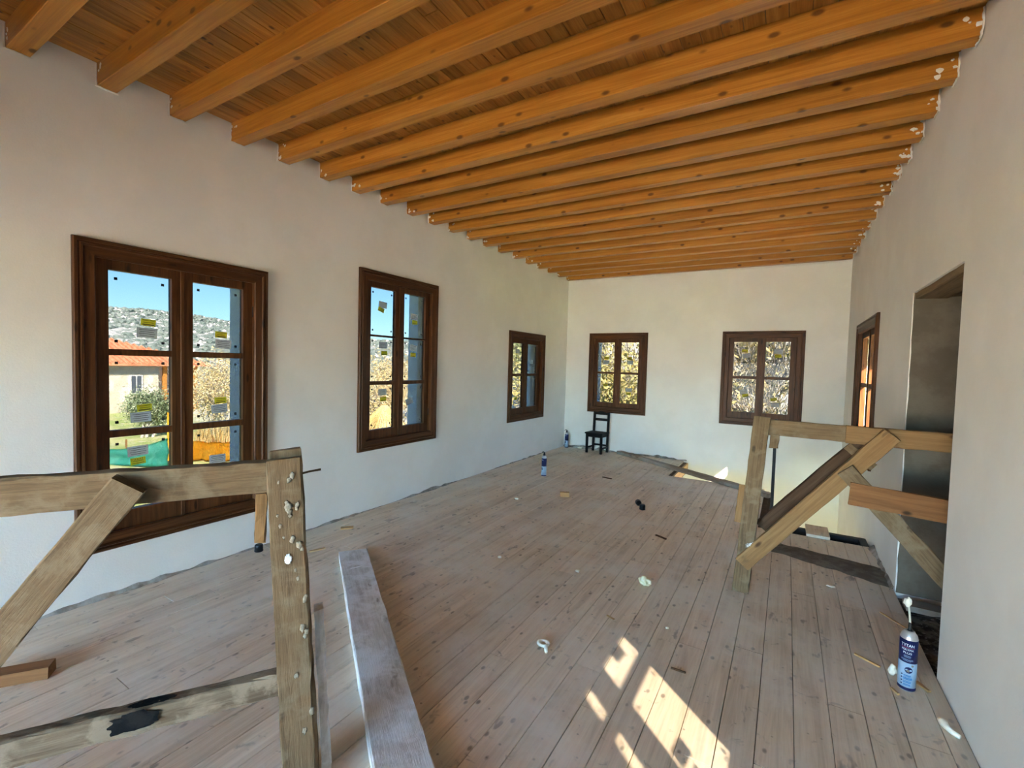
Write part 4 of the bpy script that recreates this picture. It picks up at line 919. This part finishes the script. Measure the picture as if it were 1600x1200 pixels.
# dry reeds: a tall stand beyond the right window, and one in front of the orange sheet
def reeds(name, x0, y0, x1, y1, n, h, label, seed, depth=0.5):
    rnd = random.Random(seed); bm = bmesh.new()
    for _ in range(n):
        f = rnd.random(); x = x0+(x1-x0)*f+rnd.uniform(-depth, depth); y = y0+(y1-y0)*f+rnd.uniform(-depth, depth); z = ground_z(x, y)
        hh = h*rnd.uniform(.6, 1.1); lx, ly = rnd.uniform(-.12,.12)*hh, rnd.uniform(-.12,.12)*hh
        add_tube(bm, [(x, y, z-0.05), (x+lx*.4, y+ly*.4, z+hh*.55), (x+lx, y+ly, z+hh)], [0.018, 0.014, 0.004], 3, False)
    tag(obj(name, bm, M['reed']), label, 'reeds', kind='stuff')
reeds('reeds', 4.4, 13.0, 7.2, 13.0, 420, 5.2, 'tall dry reeds beyond the right wall window', 3)
reeds('reeds', -12.1, 7.25, -10.9, 8.0, 260, 1.05, 'dry reeds standing behind the orange sheet', 4, 0.18)

# orange sheet, orange post and teal net seen low in the first window
GL = -1.66
sh = empty('orange_sheet', (-11.3, 7.35, GL)); tag(sh, 'orange sheet hung between posts outside the near left window', 'sheet')
bm = bmesh.new(); g = []
for i in range(25):
    row = []
    for j in range(9):
        f, k = i/24, j/8; x, y = -11.95+1.25*f, 6.95+0.75*f; w_ = 0.05*math.sin(f*19)+0.02*math.sin(f*41+k*3)
        row.append(bm.verts.new((x+w_, y-w_, GL+0.02+0.60*k-0.05*math.sin(f*math.pi)*k)))
    g.append(row)
for i in range(24):
    for j in range(8): bm.faces.new((g[i][j], g[i+1][j], g[i+1][j+1], g[i][j+1]))
bmesh.ops.solidify(bm, geom=bm.faces[:], thickness=0.01)
obj('cloth', bm, M['orange_sheet'], sh, smooth=True)
for f in (0.0, 0.5, 1.0):
    timber('post', (-12.0+1.25*f, 7.0+0.75*f, GL-0.1), (-12.0+1.25*f, 7.0+0.75*f, GL+0.68), 0.05, 0.05, (1,0,0), 'pine_old', sh, 2)
o = timber('orange_post', (-12.5, 6.72, GL-0.1), (-12.5, 6.72, -0.23), 0.17, 0.17, (0.4,0.9,0), 'orange_sheet', None, 6, 0.004, 0.01)
tag(o, 'square orange post standing beside the teal net', 'post')
net = empty('teal_net', (-12.1, 5.7, GL)); tag(net, 'sagging teal shade net strung low across the grass', 'net')
bm = bmesh.new(); g = []
for i in range(31):
    row = []
    for j in range(9):
        f, k = i/30, j/8; x, y = -13.3+1.9*f, 5.05+1.15*f; sag = 0.16*math.sin(f*math.pi)
        row.append(bm.verts.new((x+0.05*math.sin(k*9+f*3), y, GL+0.02+0.30*f*f*k-sag*0.6*k+0.50*k)))
    g.append(row)
for i in range(30):
    for j in range(8): bm.faces.new((g[i][j], g[i+1][j], g[i+1][j+1], g[i][j+1]))
bmesh.ops.solidify(bm, geom=bm.faces[:], thickness=0.008)
obj('netting', bm, M['teal_net'], net, smooth=True)
for f in (0.0, 0.45): timber('stake', (-13.35+1.9*f, 5.1+1.15*f, GL-0.1), (-13.35+1.9*f, 5.1+1.15*f, GL+0.75), 0.04, 0.04, (1,0,0), 'pine_old', net, 2)

# stone house with a red roof
hs = empty('stone_house', (-30.0, 9.0, GZ)); tag(hs, 'stone house with red tiled hip roof beyond the olive tree', 'house')
HX0, HX1, HYA, HYB, EV = -36.0, -27.0, 2.0, 12.2, 0.45
bm = bmesh.new(); add_box(bm, (HX0, HYA, GZ-0.6), (HX1, HYB, EV)); obj('stone_walls', bm, M['stone'], hs)
bm = bmesh.new(); add_box(bm, (HX0-0.02, HYA-0.02, EV), (HX1+0.03, HYB+0.03, EV+0.55)); obj('cornice_band', bm, M['band'], hs)
bm = bmesh.new(); ez, rz_ = EV+0.55, EV+2.15; ov = 0.5
A = [(HX0-ov, HYA-ov, ez), (HX1+ov, HYA-ov, ez), (HX1+ov, HYB+2.6, ez), (HX0-ov, HYB+2.6, ez)]; Rr = [((HX0+HX1)/2, HYA+4.2, rz_), ((HX0+HX1)/2, HYB-1.4, rz_)]
va = [bm.verts.new(p) for p in A]; vb = [bm.verts.new((p[0], p[1], p[2]-0.1)) for p in A]; vr = [bm.verts.new(p) for p in Rr]
bm.faces.new((va[0], va[1], vr[0])); bm.faces.new((va[1], va[2], vr[1], vr[0])); bm.faces.new((va[2], va[3], vr[1])); bm.faces.new((va[3], va[0], vr[0], vr[1]))
for k in range(4): bm.faces.new((va[k], va[(k+1)%4], vb[(k+1)%4], vb[k]))
bm.faces.new(vb); bmesh.ops.recalc_face_normals(bm, faces=bm.faces[:]); rf = obj('roof', bm, M['tile_red'], hs)
bm = bmesh.new()
for k in range(60):                                     # rows of tiles down the slope facing the room
    y = HYA-0.4+k*0.25
    lo = Vector((HX1+ov, y, ez+0.03)); fr2 = max(0.0, min(1.0, (y-(HYA-ov))/4.7, (HYB+2.6-y)/4.0)); hi = Vector((HX1+ov-5.0*fr2, y, ez+0.03+1.6*fr2))
    if fr2 > 0.05: add_tube(bm, [lo, hi], 0.07, 5)
tag(obj('tile_rows', bm, M['tile_red'], rf), kind='stuff')
bm = bmesh.new(); add_box(bm, (-28.6, 9.55, ez+0.2), (-28.1, 10.0, EV+2.0)); ck = obj('chimney', bm, M['white_render'], hs)
wnd = bmesh.new(); add_box(wnd, (HX1, 10.85, -0.65), (HX1+0.06, 11.45, 0.40)); wf = obj('window', wnd, M['white_render'], hs)
bm = bmesh.new(); add_box(bm, (HX1+0.05, 10.93, -0.58), (HX1+0.07, 11.37, 0.34)); obj('window_pane', bm, M['far_glass'], wf)
bm = bmesh.new(); add_box(bm, (HX1+0.06, 11.13, -0.58), (HX1+0.085, 11.17, 0.34)); obj('window_bar', bm, M['white_render'], wf)
for yy in (12.5, 13.3, 14.1):
    board('veranda_post', (HX1-0.1, yy-0.09, GZ), (HX1+0.08, yy+0.09, EV+0.55), 'orange_wood', hs, 2)
board('veranda_rail', (HX1-0.05, 12.5, -0.75), (HX1+0.03, 14.1, -0.65), 'orange_wood', hs, 1); board('veranda_floor', (HX1-2, 12.25, -1.55), (HX1+0.1, 14.2, -1.4), 'orange_wood', hs, 1)
bm = bmesh.new(); add_box(bm, (HX1-2.0, 12.25, -1.5), (HX1-1.9, 14.2, EV+0.5)); obj('veranda_wall', bm, M['white_render'], hs)

# thatched shelter low in the middle window
TX, TY, TZ = -5.4, 8.6, -1.62
tl = empty('thatched_shelter', (TX, TY, TZ)); tag(tl, 'small thatched shelter with orange curtain outside the middle left window', 'shelter')
bm = bmesh.new(); rnd = random.Random(9)
for k in range(260):
    a = rnd.uniform(0, 2*math.pi); r_ = 0.62*rnd.uniform(.85, 1.08); add_tube(bm, [(TX+0.05*math.cos(a), TY+0.05*math.sin(a), TZ+1.92+rnd.uniform(0,.06)), (TX+r_*math.cos(a), TY+r_*math.sin(a), TZ+1.34+rnd.uniform(-.06,.06))], [0.025, 0.016], 3, False)
obj('thatch', bm, M['reed'], tl)
timber('pole', (TX, TY, TZ-0.1), (TX, TY, TZ+1.92), 0.06, 0.06, (1,0,0), 'pine_old', tl, 3)
bm = bmesh.new(); add_box(bm, (TX+0.25, TY-0.1, TZ+0.5), (TX+0.30, TY+0.35, TZ+1.34)); obj('curtain', bm, M['orange_sheet'], tl)
bm = bmesh.new(); add_box(bm, (TX+0.20, TY-0.48, TZ), (TX+0.32, TY-0.14, TZ+1.30)); obj('side_screen', bm, M['far_glass'], tl)
